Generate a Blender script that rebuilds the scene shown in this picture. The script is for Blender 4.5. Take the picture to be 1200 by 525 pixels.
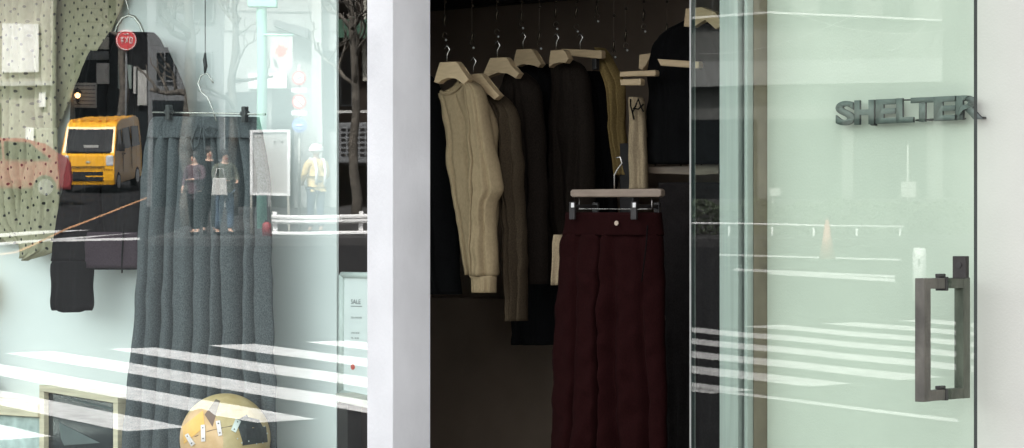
import bpy, bmesh, math, random
from mathutils import Vector, Matrix, noise

# ------------------------------------------------------------------ scene, camera, light
S = bpy.context.scene
for o in list(bpy.data.objects):
    bpy.data.objects.remove(o)
COL = S.collection
PSI = math.radians(40.0)
SN, CS = math.sin(PSI), math.cos(PSI)
FP = 3000.0                       # focal length in photo pixels (1200 wide)
HY = 290.0                        # horizon row in the photo
CAM = Vector((4.2, -5.9, 1.4))
FW = Vector((-SN, CS, 0)); RT = Vector((CS, SN, 0)); UP = Vector((0, 0, 1))

cd = bpy.data.cameras.new('camera'); cam = bpy.data.objects.new('camera', cd); COL.objects.link(cam)
cam.location = CAM; cam.rotation_euler = (math.radians(90), 0, PSI)
cd.sensor_width = 36.0; cd.lens = 36.0 * FP / 1200.0
cd.shift_y = (HY - 262.5) / 1200.0
cd.clip_start = 0.05; cd.clip_end = 2000
S.camera = cam

SUN_EL, SUN_AZ = math.radians(50), math.radians(18)     # azimuth: direction the light comes from, clockwise from +Y
w = bpy.data.worlds.new('World'); S.world = w; w.use_nodes = True
nt = w.node_tree; nt.nodes.clear()
sky = nt.nodes.new('ShaderNodeTexSky'); sky.sky_type = 'NISHITA'; sky.sun_disc = False
sky.sun_elevation = SUN_EL; sky.sun_rotation = SUN_AZ; sky.air_density = 1.0; sky.dust_density = 3.0; sky.ozone_density = 1.0
hsv = nt.nodes.new('ShaderNodeHueSaturation'); hsv.inputs['Saturation'].default_value = 0.10
bg = nt.nodes.new('ShaderNodeBackground'); bg.inputs['Strength'].default_value = 0.15
wo = nt.nodes.new('ShaderNodeOutputWorld')
nt.links.new(sky.outputs[0], hsv.inputs['Color']); nt.links.new(hsv.outputs[0], bg.inputs['Color']); nt.links.new(bg.outputs[0], wo.inputs['Surface'])
sl = bpy.data.lights.new('sun', 'SUN'); sl.energy = 3.0; sl.angle = math.radians(1.0); sl.color = (1.0, 0.97, 0.92)
so = bpy.data.objects.new('sun', sl); COL.objects.link(so)
sd = Vector((math.sin(SUN_AZ) * math.cos(SUN_EL), math.cos(SUN_AZ) * math.cos(SUN_EL), math.sin(SUN_EL)))
so.rotation_euler = (-sd).to_track_quat('-Z', 'Y').to_euler()
S.view_settings.view_transform = 'Standard'; S.view_settings.look = 'None'
S.view_settings.exposure = 2.4; S.view_settings.gamma = 1.0
S.render.engine = 'CYCLES'
S.cycles.max_bounces = 10; S.cycles.transparent_max_bounces = 16; S.cycles.glossy_bounces = 4; S.cycles.diffuse_bounces = 5
S.cycles.caustics_reflective = False

# ------------------------------------------------------------------ photo measurement helpers
def W(px, py, y):                 # point of the plane y = const (parallel to the shop front)
    u = (px - 600) / FP; v = (HY - py) / FP
    Z = (y - CAM.y) / (CS + u * SN)
    return CAM + Z * (FW + u * RT + v * UP)
def V(px, py, Z):                 # point of the street that the glass (plane y = 0) mirrors
    u = (px - 600) / FP; v = (HY - py) / FP
    p = CAM + Z * (FW + u * RT + v * UP)
    return Vector((p.x, -p.y, p.z))
def street(lat, Z, z):            # street frame: lateral metres, metres from the mirrored camera
    p = CAM + Z * FW + lat * RT
    return Vector((p.x, -p.y, z))
def G(Z):                         # the street climbs away from the shop
    if Z < 9: return -0.12
    if Z < 52: return -0.12 + 0.0395 * (Z - 9)
    if Z < 76: return 1.5785 + 0.08 * (Z - 52)
    return 3.4985 + 0.02 * (Z - 76)
def VG(px, py, dz=0.0):
    a, b = 8.0, 130.0
    v = (HY - py) / FP
    f = lambda Z: CAM.z + Z * v - G(Z)
    z = a
    while z < b and f(z) > 0: z += 0.25
    lo, hi = z - 0.25, z
    for _ in range(30):
        m = (lo + hi) / 2
        if f(m) > 0: lo = m
        else: hi = m
    p = V(px, py, hi); p.z = G(hi) + dz
    return p
MX, MZ = Vector((RT.x, -RT.y, 0)), Vector((FW.x, -FW.y, 0))   # street axes in the world

# ------------------------------------------------------------------ materials
def mat(name, col, rough=0.6, var=0.15, scale=8.0, bump=0.0, bscale=60.0, metal=0.0, spec=0.5, sheen=0.0, stretch=(1, 1, 1), col2=None, detail=5):
    m = bpy.data.materials.new(name); m.use_nodes = True
    t = m.node_tree; b = t.nodes['Principled BSDF']
    tc = t.nodes.new('ShaderNodeTexCoord'); mp = t.nodes.new('ShaderNodeMapping'); mp.inputs['Scale'].default_value = stretch
    t.links.new(tc.outputs['Object'], mp.inputs['Vector'])
    n = t.nodes.new('ShaderNodeTexNoise'); n.inputs['Scale'].default_value = scale; n.inputs['Detail'].default_value = detail
    t.links.new(mp.outputs[0], n.inputs['Vector'])
    r = t.nodes.new('ShaderNodeValToRGB')
    c2 = col2 if col2 else tuple(min(1, c * (1 + var)) for c in col)
    c1 = tuple(c * (1 - var) for c in col)
    r.color_ramp.elements[0].color = (*c1, 1); r.color_ramp.elements[1].color = (*c2, 1)
    r.color_ramp.elements[0].position = 0.3; r.color_ramp.elements[1].position = 0.7
    t.links.new(n.outputs['Fac'], r.inputs['Fac']); t.links.new(r.outputs[0], b.inputs['Base Color'])
    b.inputs['Roughness'].default_value = rough; b.inputs['Metallic'].default_value = metal
    b.inputs['Specular IOR Level'].default_value = spec
    b.inputs['Sheen Weight'].default_value = sheen
    if bump:
        n2 = t.nodes.new('ShaderNodeTexNoise'); n2.inputs['Scale'].default_value = bscale; n2.inputs['Detail'].default_value = 4
        t.links.new(mp.outputs[0], n2.inputs['Vector'])
        bp = t.nodes.new('ShaderNodeBump'); bp.inputs['Strength'].default_value = bump; bp.inputs['Distance'].default_value = 0.01
        t.links.new(n2.outputs['Fac'], bp.inputs['Height']); t.links.new(bp.outputs[0], b.inputs['Normal'])
    return m
def fabric(name, col, var=0.25, rough=0.95, sheen=0.0, scale=180.0, bump=0.12):
    return mat(name, col, rough, var, scale * 1.6, bump, 700.0, spec=0.04, sheen=sheen, stretch=(1, 1, 0.6))
def glass(name, tint, refl, wav=0.0):
    m = bpy.data.materials.new(name); m.use_nodes = True
    t = m.node_tree; t.nodes.clear()
    o = t.nodes.new('ShaderNodeOutputMaterial'); a = t.nodes.new('ShaderNodeAddShader')
    tr = t.nodes.new('ShaderNodeBsdfTransparent'); tr.inputs[0].default_value = (*tint, 1)
    t.links.new(a.outputs[0], o.inputs[0]); t.links.new(tr.outputs[0], a.inputs[0])
    g = t.nodes.new('ShaderNodeBsdfGlossy'); g.inputs['Roughness'].default_value = 0.0
    lw = t.nodes.new('ShaderNodeLayerWeight'); lw.inputs['Blend'].default_value = 0.3
    mr = t.nodes.new('ShaderNodeMapRange'); mr.inputs['To Min'].default_value = refl; mr.inputs['To Max'].default_value = min(1, refl * 2.0)
    t.links.new(lw.outputs['Fresnel'], mr.inputs['Value'])
    t.links.new(mr.outputs[0], g.inputs['Color'])
    t.links.new(g.outputs[0], a.inputs[1])
    if wav:
        tc = t.nodes.new('ShaderNodeTexCoord'); n = t.nodes.new('ShaderNodeTexNoise'); n.inputs['Scale'].default_value = 3.0; n.inputs['Detail'].default_value = 0
        t.links.new(tc.outputs['Object'], n.inputs['Vector'])
        bp = t.nodes.new('ShaderNodeBump'); bp.inputs['Strength'].default_value = 1.0; bp.inputs['Distance'].default_value = wav
        t.links.new(n.outputs['Fac'], bp.inputs['Height']); t.links.new(bp.outputs[0], g.inputs['Normal'])
    return m
def clear(name, tint):
    m = bpy.data.materials.new(name); m.use_nodes = True
    t = m.node_tree; t.nodes.clear()
    o = t.nodes.new('ShaderNodeOutputMaterial'); tr = t.nodes.new('ShaderNodeBsdfTransparent'); tr.inputs[0].default_value = (*tint, 1)
    t.links.new(tr.outputs[0], o.inputs[0]); return m
def emit(name, col, s):
    m = bpy.data.materials.new(name); m.use_nodes = True
    b = m.node_tree.nodes['Principled BSDF']; b.inputs['Base Color'].default_value = (*col, 1)
    b.inputs['Emission Color'].default_value = (*col, 1); b.inputs['Emission Strength'].default_value = s
    return m

M = {}
M['asphalt'] = mat('asphalt', (0.020, 0.0205, 0.022), 0.95, 0.25, 3.0, 0.3, 90, spec=0.08)
M['asphalt_pale'] = mat('asphalt_pale', (0.06, 0.06, 0.06), 0.95, 0.2, 3.0, spec=.08)
M['paving'] = mat('paving', (0.30, 0.29, 0.28), 0.85, 0.15, 4.0, 0.2, 60)
M['kerb'] = mat('kerb', (0.035, 0.035, 0.036), 0.8, 0.2, 5.0, 0.2, 60)
M['road_paint'] = mat('road_paint', (0.58, 0.58, 0.57), 0.8, 0.22, 9.0, 0.1, 80, detail=12)
M['orange_paint'] = mat('orange_paint', (0.45, 0.24, 0.12), 0.7, 0.15, 4.0)
M['white_render'] = mat('white_render', (0.56, 0.545, 0.51), 0.85, 0.05, 3.0, 0.08, 140)
M['pillar'] = mat('pillar_paint', (0.64, 0.64, 0.65), 0.75, 0.10, 5.0, 0.12, 90, stretch=(1, 1, 0.7), detail=14)
M['backdrop'] = mat('backdrop_paint', (0.82, 0.83, 0.82), 0.8, 0.03, 4.0, 0.05, 80)
M['brown_wall'] = mat('brown_wall', (0.27, 0.205, 0.155), 0.85, 0.15, 4.0)
M['dark_floor'] = mat('dark_floor', (0.12, 0.10, 0.085), 0.6, 0.2, 5.0)
M['dark_trim'] = mat('dark_trim', (0.03, 0.027, 0.025), 0.6, 0.2, 9.0)
M['brown_trim'] = mat('brown_trim', (0.16, 0.12, 0.09), 0.6, 0.2, 9.0)
M['alu'] = mat('aluminium', (0.36, 0.37, 0.37), 0.5, 0.12, 60.0, 0.05, 200, metal=0.35, stretch=(1, 1, 0.03))
M['alu_lt'] = mat('aluminium_light', (0.75, 0.75, 0.74), 0.4, 0.05, 30.0, metal=0.3, stretch=(1, 1, 0.1))
M['glass_win'] = glass('window_glass', (0.88, 0.955, 0.935), 0.13, 0.00012)
M['glass_door'] = glass('door_glass', (0.85, 0.945, 0.875), 0.055, 0.00012)
M['glass_back'] = clear('glass_inner_face', (0.99, 1.0, 0.995))
M['glass_edge'] = mat('glass_edge', (0.012, 0.02, 0.02), 0.25, 0.2, 8.0)
M['raw_steel'] = mat('raw_steel', (0.088, 0.082, 0.070), 0.6, 0.35, 22.0, 0.25, 60, metal=0.05, stretch=(1, 1, 0.5))
M['black_steel'] = mat('black_steel', (0.022, 0.02, 0.02), 0.45, 0.25, 40.0)
M['lock'] = mat('lock_enamel', (0.018, 0.015, 0.014), 0.5, 0.2, 40.0, 0.1, 90)
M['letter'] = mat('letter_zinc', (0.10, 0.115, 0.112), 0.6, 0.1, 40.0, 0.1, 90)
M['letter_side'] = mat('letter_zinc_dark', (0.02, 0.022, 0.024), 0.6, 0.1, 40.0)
M['bronze'] = mat('bronze', (0.085, 0.068, 0.05), 0.35, 0.2, 30.0, metal=0.9)
M['edge_alu'] = mat('edge_alu', (0.30, 0.30, 0.29), 0.5, 0.1, 30.0)
M['chrome'] = mat('chrome', (0.55, 0.53, 0.50), 0.25, 0.1, 30.0, metal=0.9)
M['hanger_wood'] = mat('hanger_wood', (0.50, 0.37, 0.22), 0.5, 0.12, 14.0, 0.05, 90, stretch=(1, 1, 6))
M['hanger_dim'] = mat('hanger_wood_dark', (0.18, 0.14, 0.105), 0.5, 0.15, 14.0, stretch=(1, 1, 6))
M['plywood'] = mat('plywood', (0.62, 0.52, 0.38), 0.6, 0.16, 6.0, 0.05, 60, stretch=(1, 1, 14))
M['walnut'] = mat('walnut', (0.10, 0.065, 0.045), 0.55, 0.3, 9.0, 0.1, 60, stretch=(6, 6, 1))
M['gold_wood'] = mat('gold_wood', (0.62, 0.42, 0.17), 0.5, 0.25, 14.0, 0.15, 45, col2=(0.66, 0.50, 0.28))
M['gold_bright'] = mat('gold_bright', (0.72, 0.46, 0.11), 0.4, 0.15, 14.0, 0.15, 45)
M['patch'] = mat('dark_leather', (0.03, 0.036, 0.037), 0.45, 0.4, 25.0, 0.3, 60)
M['steel_plate'] = mat('steel_plate', (0.62, 0.63, 0.60), 0.4, 0.12, 30.0, metal=0.3)
M['stone'] = mat('pale_stone', (0.45, 0.52, 0.50), 0.8, 0.25, 18.0, 0.3, 40)
M['sign_frame'] = mat('sign_frame', (0.62, 0.66, 0.63), 0.4, 0.05, 12.0)
M['paper'] = mat('paper', (0.82, 0.83, 0.82), 0.7, 0.02, 10.0)
M['pane_paper'] = mat('dull_paper', (0.10, 0.12, 0.12), 0.7, 0.1, 10.0)
M['ink'] = mat('ink', (0.20, 0.20, 0.21), 0.7, 0.05, 10.0)
M['ink_red'] = mat('ink_red', (0.65, 0.12, 0.09), 0.7, 0.05, 10.0)
M['slab'] = mat('plank_slab', (0.50, 0.47, 0.42), 0.7, 0.15, 8.0, stretch=(1, 1, 5))
# cloth
M['grey_cloth'] = fabric('grey_fleece', (0.100, 0.106, 0.112), 0.4, scale=220)
M['black_cloth'] = fabric('black_cotton', (0.006, 0.006, 0.0063), 0.3, sheen=0.0)
M['plum_cloth'] = fabric('plum_lining', (0.045, 0.030, 0.038), 0.3, sheen=0.0)
M['beige_cloth'] = fabric('beige_jersey', (0.32, 0.242, 0.145), 0.10, scale=90)
M['taupe_cloth'] = fabric('taupe_jersey', (0.07, 0.052, 0.034), 0.25)
M['brown_cloth'] = fabric('dark_brown_knit', (0.020, 0.0155, 0.0125), 0.3)
M['olive_cloth'] = fabric('ochre_knit', (0.22, 0.155, 0.062), 0.25)
M['maroon_cloth'] = fabric('maroon_twill', (0.0135, 0.0034, 0.0035), 0.25)
M['charcoal_cloth'] = fabric('charcoal_wool', (0.014, 0.012, 0.012), 0.3)
M['cream_cloth'] = fabric('cream_canvas', (0.36, 0.28, 0.18), 0.2)
M['button'] = mat('button', (0.45, 0.36, 0.28), 0.4, 0.1, 30)
# polka dots
def polka():
    m = fabric('dotted_cotton', (0.33, 0.295, 0.20), 0.10, scale=60)
    t = m.node_tree; b = t.nodes['Principled BSDF']
    ramp = [n for n in t.nodes if n.type == 'VALTORGB'][0]
    tc = t.nodes.new('ShaderNodeTexCoord'); sp = t.nodes.new('ShaderNodeSeparateXYZ'); cb = t.nodes.new('ShaderNodeCombineXYZ')
    t.links.new(tc.outputs['Object'], sp.inputs[0]); t.links.new(sp.outputs['X'], cb.inputs['X']); t.links.new(sp.outputs['Z'], cb.inputs['Y'])
    mp = t.nodes.new('ShaderNodeMapping'); mp.inputs['Rotation'].default_value = (0, 0, math.radians(38)); mp.inputs['Scale'].default_value = (1.15, 1, 1)
    t.links.new(cb.outputs[0], mp.inputs['Vector'])
    v = t.nodes.new('ShaderNodeTexVoronoi'); v.voronoi_dimensions = '2D'; v.inputs['Scale'].default_value = 25.0; v.inputs['Randomness'].default_value = 0.12
    t.links.new(mp.outputs[0], v.inputs['Vector'])
    l = t.nodes.new('ShaderNodeMapRange'); l.inputs['From Min'].default_value = 0.11; l.inputs['From Max'].default_value = 0.165
    t.links.new(v.outputs['Distance'], l.inputs['Value'])
    mx = t.nodes.new('ShaderNodeMix'); mx.data_type = 'RGBA'
    mx.inputs[6].default_value = (0.02, 0.02, 0.02, 1)
    t.links.new(l.outputs[0], mx.inputs[0]); t.links.new(ramp.outputs[0], mx.inputs[7]); t.links.new(mx.outputs[2], b.inputs['Base Color'])
    return m
M['polka'] = polka()

# ------------------------------------------------------------------ object helpers
def thing(name, label, cat, loc=(0, 0, 0), group=None, rot=(0, 0, 0)):
    o = bpy.data.objects.new(name, None); COL.objects.link(o); o.empty_display_size = 0.1
    o.location = loc; o.rotation_euler = rot
    tag(o, label, cat, group); return o
def tag(o, label, cat, group=None):
    o['label'] = label; o['category'] = cat
    if group: o['group'] = group
    return o
ROOT = {}
def part(name, bm, mats, parent=None, smooth=False, local=False, label=None, auto=None):
    """bm in world coordinates unless local; the mesh is moved into the frame of its thing"""
    if not isinstance(mats, (list, tuple)): mats = [mats]
    bmesh.ops.recalc_face_normals(bm, faces=bm.faces[:])
    me = bpy.data.meshes.new(name)
    if parent is not None and not local:
        r = parent
        while r.parent: r = r.parent
        off = Vector(r.location)
        bmesh.ops.translate(bm, verts=bm.verts[:], vec=-off)
    loc = Vector((0, 0, 0))
    if parent is None and not local and len(bm.verts):
        xs = [v.co.x for v in bm.verts]; ys = [v.co.y for v in bm.verts]; zs = [v.co.z for v in bm.verts]
        loc = Vector(((min(xs) + max(xs)) / 2, (min(ys) + max(ys)) / 2, min(zs)))
        bmesh.ops.translate(bm, verts=bm.verts[:], vec=-loc)
    if smooth:
        for f in bm.faces: f.smooth = True
    bm.to_mesh(me); bm.free()
    for m in mats: me.materials.append(M[m] if isinstance(m, str) else m)
    o = bpy.data.objects.new(name, me); COL.objects.link(o)
    if parent is not None: o.parent = parent
    else: o.location = loc
    if label: o['label'] = label
    return o
def structure(name, bm, m):
    o = part(name, bm, m); o['kind'] = 'structure'; return o
def NB(): return bmesh.new()
def box(bm, a, b, mi=0, bevel=0.0):
    x0, x1 = sorted((a[0], b[0])); y0, y1 = sorted((a[1], b[1])); z0, z1 = sorted((a[2], b[2]))
    vs = [bm.verts.new(p) for p in [(x0, y0, z0), (x1, y0, z0), (x1, y1, z0), (x0, y1, z0), (x0, y0, z1), (x1, y0, z1), (x1, y1, z1), (x0, y1, z1)]]
    fs = [bm.faces.new([vs[i] for i in q]) for q in [(3, 2, 1, 0), (4, 5, 6, 7), (0, 1, 5, 4), (1, 2, 6, 5), (2, 3, 7, 6), (3, 0, 4, 7)]]
    for f in fs: f.material_index = mi
    if bevel:
        es = list({e for f in fs for e in f.edges})
        bmesh.ops.bevel(bm, geom=es, offset=bevel, segments=2, affect='EDGES', profile=0.5)
    return fs
def hexa(bm, p, mi=0, bevel=0.0):     # 8 points: bottom ring then top ring
    vs = [bm.verts.new(q) for q in p]
    fs = [bm.faces.new([vs[i] for i in q]) for q in [(3, 2, 1, 0), (4, 5, 6, 7), (0, 1, 5, 4), (1, 2, 6, 5), (2, 3, 7, 6), (3, 0, 4, 7)]]
    for f in fs: f.material_index = mi
    if bevel: bmesh.ops.bevel(bm, geom=list({e for f in fs for e in f.edges}), offset=bevel, segments=2, affect='EDGES', profile=0.5)
def prism(bm, pts, vec, mi=0, bevel=0.0):
    vec = Vector(vec)
    a = [bm.verts.new(p) for p in pts]; b = [bm.verts.new(Vector(p) + vec) for p in pts]
    n = len(pts); fs = [bm.faces.new(a), bm.faces.new(b[::-1])]
    for i in range(n):
        j = (i + 1) % n; fs.append(bm.faces.new([a[j], a[i], b[i], b[j]]))
    for f in fs: f.material_index = mi
    if bevel:
        es = list(set(fs[0].edges) | set(fs[1].edges))
        bmesh.ops.bevel(bm, geom=es, offset=bevel, segments=2, affect='EDGES', profile=0.5)
    return fs
def tube(bm, pts, rad, n=8, mi=0, cap=True):
    pts = [Vector(p) for p in pts]
    if not isinstance(rad, (list, tuple)): rad = [rad] * len(pts)
    rings = []
    ref = None
    for i, p in enumerate(pts):
        d = (pts[min(i + 1, len(pts) - 1)] - pts[max(i - 1, 0)])
        if d.length < 1e-9: d = Vector((0, 0, 1))
        d.normalize()
        if ref is None: ref = Vector((1, 0, 0)) if abs(d.x) < 0.8 else Vector((0, 1, 0))
        s = d.cross(ref)
        if s.length < 1e-4: s = d.cross(Vector((0, 1, 0.3)))
        s.normalize(); t = s.cross(d).normalized(); ref = t
        rings.append([bm.verts.new(p + rad[i] * (math.cos(2 * math.pi * k / n) * s + math.sin(2 * math.pi * k / n) * t)) for k in range(n)])
    for a, b in zip(rings, rings[1:]):
        for k in range(n):
            f = bm.faces.new([a[k], a[(k + 1) % n], b[(k + 1) % n], b[k]]); f.material_index = mi; f.smooth = True
    if cap:
        bm.faces.new(rings[0][::-1]).material_index = mi; bm.faces.new(rings[-1]).material_index = mi
def disc(bm, c, nrm, r, th, n=28, mi=0):
    nrm = Vector(nrm).normalized(); s = nrm.cross(Vector((0, 0, 1)))
    if s.length < 1e-3: s = Vector((1, 0, 0))
    s.normalize(); t = nrm.cross(s)
    pts = [Vector(c) + r * (math.cos(2 * math.pi * k / n) * s + math.sin(2 * math.pi * k / n) * t) for k in range(n)]
    prism(bm, pts, nrm * th, mi)
def ball(bm, c, r, seg=24, rings=16, sc=(1, 1, 1), mi=0):
    mtx = Matrix.Translation(c) @ Matrix.Diagonal((*[r * q for q in sc], 1))
    g = bmesh.ops.create_uvsphere(bm, u_segments=seg, v_segments=rings, radius=1.0, matrix=mtx)
    for v in g['verts']:
        for f in v.link_faces: f.material_index = mi; f.smooth = True
def interp(rows, q):
    if q <= rows[0][0]: return rows[0][1:]
    for i, (a, b) in enumerate(zip(rows, rows[1:])):
        if q <= b[0]:
            t = (q - a[0]) / max(1e-6, b[0] - a[0])
            pa = rows[i - 1] if i > 0 else a; pb = rows[i + 2] if i + 2 < len(rows) else b
            out = []
            for k in range(1, len(a)):
                d = b[0] - a[0]
                ma = (b[k] - pa[k]) / max(1e-6, b[0] - pa[0]) * d
                mb = (pb[k] - a[k]) / max(1e-6, pb[0] - a[0]) * d
                h = (2*t**3 - 3*t*t + 1) * a[k] + (t**3 - 2*t*t + t) * ma + (-2*t**3 + 3*t*t) * b[k] + (t**3 - t*t) * mb
                out.append(h)
            return out
    return rows[-1][1:]
def drape(bm, rows, y, t, folds=6, amp=0.012, seed=0, nu=48, step=4.0, edge=0.0, hem=0.0, fz=0.9, ramp=0.25, mi=0, pleats=None, wander=0.022, rib=0.9, wrinkle=0.6):
    """hanging cloth: rows (photo row, left column, right column) on the plane y, puffed to thickness t, with vertical folds"""
    y0, y1 = rows[0][0], rows[-1][0]
    nv = max(3, int((y1 - y0) / step))
    rings = []
    for j in range(nv + 1):
        py = y0 + (y1 - y0) * j / nv
        l, r = interp(rows, py)
        k = j / nv
        growth = min(1.0, ramp + k * 1.6)
        l += edge * noise.noise(Vector((py * 0.03, seed, 1.3))); r += edge * noise.noise(Vector((py * 0.03, seed, 7.7)))
        ring = []
        for side in (0, 1):
            rng = range(nu + 1) if side == 0 else range(nu - 1, 0, -1)
            for i in rng:
                s = i / nu
                px = l + (r - l) * s
                prof = max(0.0, 1 - abs(2 * s - 1) ** 2.6) ** 0.5
                zz = (py - y0) / 100.0
                a = noise.noise(Vector((s * folds + seed * 3.1 + 0.25 * zz, zz * fz * 0.5, seed)))
                b = noise.noise(Vector((s * folds * 2.3 + seed * 1.7, zz * fz, seed + 5)))
                c = noise.noise(Vector((px * 0.05 + py * 0.035, py * 0.022 - px * 0.03, seed + 9))) + 0.5 * noise.noise(Vector((px * 0.09 - py * 0.07, py * 0.05, seed + 19)))
                off = amp * growth * (2.2 * a + rib * b) + wrinkle * amp * c
                if pleats and side == 0:
                    for q, (ps, pw, pd) in enumerate(pleats):
                        ss_ = ps + wander * noise.noise(Vector((zz * 0.7, q * 3.3, seed)))
                        d_ = abs(s - ss_) / pw
                        if d_ < 3: off -= pd * min(1.0, ramp + k * 1.3) * (0.75 + 0.5 * noise.noise(Vector((zz * 0.6, q * 1.7, seed + 2)))) * math.exp(-d_ ** 1.5)
                yy = y - t * prof - off if side == 0 else y + 0.7 * t * prof - off * 0.6
                p = W(px, py + hem * k * noise.noise(Vector((s * 3, seed, 2.0))), y)
                # move along the sight line-free normal of the plane: real depth
                ring.append(bm.verts.new((p.x, yy, p.z)))
        rings.append(ring)
    n = len(rings[0])
    for a, b in zip(rings, rings[1:]):
        for k in range(n):
            f = bm.faces.new([a[k], a[(k + 1) % n], b[(k + 1) % n], b[k]]); f.smooth = True; f.material_index = mi
    for ring in (rings[0], rings[-1]):
        # close with strips between front and back sheets
        for i in range(1, nu):
            q = [ring[i], ring[i + 1]] + ([ring[n - i - 1]] if i + 1 < nu else []) + [ring[n - i]]
            try: bm.faces.new(q).material_index = mi
            except Exception: pass
        try: bm.faces.new([ring[0], ring[1], ring[n - 1]]).material_index = mi
        except Exception: pass
def text_bm(s, size, extrude=0.0, offset=0.0):
    c = bpy.data.curves.new('t', 'FONT'); c.body = s; c.size = size; c.extrude = extrude; c.offset = offset; c.resolution_u = 6
    o = bpy.data.objects.new('t', c); COL.objects.link(o)
    dg = bpy.context.evaluated_depsgraph_get(); me = bpy.data.meshes.new_from_object(o.evaluated_get(dg))
    bm = bmesh.new(); bm.from_mesh(me)
    bpy.data.objects.remove(o); bpy.data.curves.remove(c); bpy.data.meshes.remove(me)
    return bm
def merge(dst, src, mtx, mi=None):
    src.transform(mtx)
    mp = {}
    for v in src.verts: mp[v] = dst.verts.new(v.co)
    for f in src.faces:
        try:
            nf = dst.faces.new([mp[v] for v in f.verts]); nf.material_index = f.material_index if mi is None else mi
        except Exception: pass
    src.free()

# ------------------------------------------------------------------ ground, road, pavements
bm = NB()
ZL = [-260, -60, -10, 9, 20, 35, 52, 64, 76, 130, 420]; LL = [-400, -120, -60, -30, -15, 0, 15, 30, 60, 120, 400]
gv = [[bm.verts.new(street(l, z, G(z))) for l in LL] for z in ZL]
for i in range(len(ZL) - 1):
    for j in range(len(LL) - 1): bm.faces.new([gv[i][j], gv[i][j + 1], gv[i + 1][j + 1], gv[i + 1][j]])
structure('road', bm, 'asphalt')
bm = NB(); box(bm, (-14, -3.0, -0.6), (16, -0.25, 0.0), bevel=0.01); structure('pavement', bm, 'paving')
# far pavement with its kerb
bm = NB()
zz = [48.5, 52, 58, 64]
for a, b in zip(zz, zz[1:]):
    for la, lb in zip((-6.9, 5, 20), (5, 20, 60)):
        hexa(bm, [street(la, a, G(a) - .3), street(lb, a, G(a) - .3), street(lb, b, G(b) - .3), street(la, b, G(b) - .3),
                  street(la, a, G(a) + .13), street(lb, a, G(a) + .13), street(lb, b, G(b) + .13), street(la, b, G(b) + .13)])
structure('far_pavement', bm, 'asphalt_pale')
bm = NB()
for la, lb in zip((-6.9, 5, 20), (5, 20, 60)):
    hexa(bm, [street(la, 48.2, G(48) - .3), street(lb, 48.2, G(48) - .3), street(lb, 48.496, G(48) - .3), street(la, 48.496, G(48) - .3),
              street(la, 48.2, G(48) + .15), street(lb, 48.2, G(48) + .15), street(lb, 48.496, G(48) + .15), street(la, 48.496, G(48) + .15)])
structure('kerb', bm, 'kerb')
# crosswalk: bars along the road, crossing towards the shop
bm = NB()
def px_quad(bm, pts, dz=0.004, mi=0):
    bm.faces.new([bm.verts.new(VG(x, y, dz)) for x, y in pts]).material_index = mi
far = lambda x: 409.5 - 0.036 * (x - 127)
near = lambda x: 513.0 - 0.066 * (x - 48)
VPX, VPY = -1000.0, 180.0
f0, f1 = VG(127, far(127)), VG(860, far(860))
n0, n1 = VG(48, near(48)), VG(1068, near(1068))
ddir = (f1 - f0).normalized(); ndir = (n1 - n0).normalized()
sdir = None
a = VG(229, 405); b = VG(395, 428); sdir = (b - a).normalized()
def isect(p, d, q, e):             # plan intersection of p+t d with q+s e
    den = d.x * e.y - d.y * e.x
    t = ((q.x - p.x) * e.y - (q.y - p.y) * e.x) / den
    r = p + t * d; return r
def Zof(p): return (p.x - CAM.x) * (-SN) + (-p.y - CAM.y) * CS
k = -14
period = (VG(343, 401.8) - VG(229, far(229))).length
while k < 16:
    p = f0 + ddir * (period * k)
    pts = []
    for q in (p, p + ddir * period * 0.47):
        pts.append(q)
    e = [isect(q, sdir, n0, ndir) for q in pts]
    quad = [pts[0], pts[1], e[1], e[0]]
    vs = []
    for q in quad:
        q = q.copy(); q.z = G(Zof(q)) + 0.004; vs.append(bm.verts.new(q))
    bm.faces.new(vs)
    k += 1
structure('crosswalk', bm, 'road_paint')
bm = NB()
px_quad(bm, [(800, 452), (1122, 492), (1122, 496), (800, 455)])
px_quad(bm, [(860, 314), (1048, 322), (1048, 325), (860, 317)])
px_quad(bm, [(900, 318), (1048, 326), (1048, 330), (900, 321)])
px_quad(bm, [(843, 297), (1055, 303), (1055, 305), (843, 299)])
px_quad(bm, [(-60, 278), (40, 271), (106, 270), (-60, 283)])
px_quad(bm, [(-60, 288), (60, 280), (157, 274), (100, 279), (-60, 293)])
px_quad(bm, [(60, 281), (165, 279), (165, 282), (20, 284)])
structure('road_markings', bm, 'road_paint')
bm = NB()
pts = [(-40, 304), (20, 296), (80, 268), (130, 249), (175, 231)]
for (x0, y0), (x1, y1) in zip(pts, pts[1:]):
    px_quad(bm, [(x0, y0 - 1.2), (x1, y1 - 1.0), (x1, y1 + 0.8), (x0, y0 + 1.0)], 0.006)
structure('orange_lane_line', bm, 'orange_paint')

# ------------------------------------------------------------------ the shop
XL = W(-420, 0, 0).x; XR = W(1750, 0, 0).x
shop = thing('shop_building', 'white shop front with a display window and an open doorway into a dark interior', 'shop', (W(480, 0, 0).x, 0, 0))
pf = -0.045
x0 = W(430, 0, pf).x; x1 = W(460, 0, pf).x
yb = pf
while True:                        # depth at which the right face of the pillar ends at column 505
    yb += 0.001
    p = Vector((x1, yb, 1.4)) - CAM
    if 600 + FP * p.dot(RT) / p.dot(FW) >= 504.5: break
TOP = 2.75
bm = NB(); box(bm, (x0, pf, -0.1), (x1, yb, TOP), bevel=0.003); part('pillar', bm, 'pillar', shop)
XP0, XP1 = x0, x1
DL = W(843, 0, 0.06).x            # right side of the doorway
WY = 0.165                        # face of the wall behind the sliding door
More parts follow.
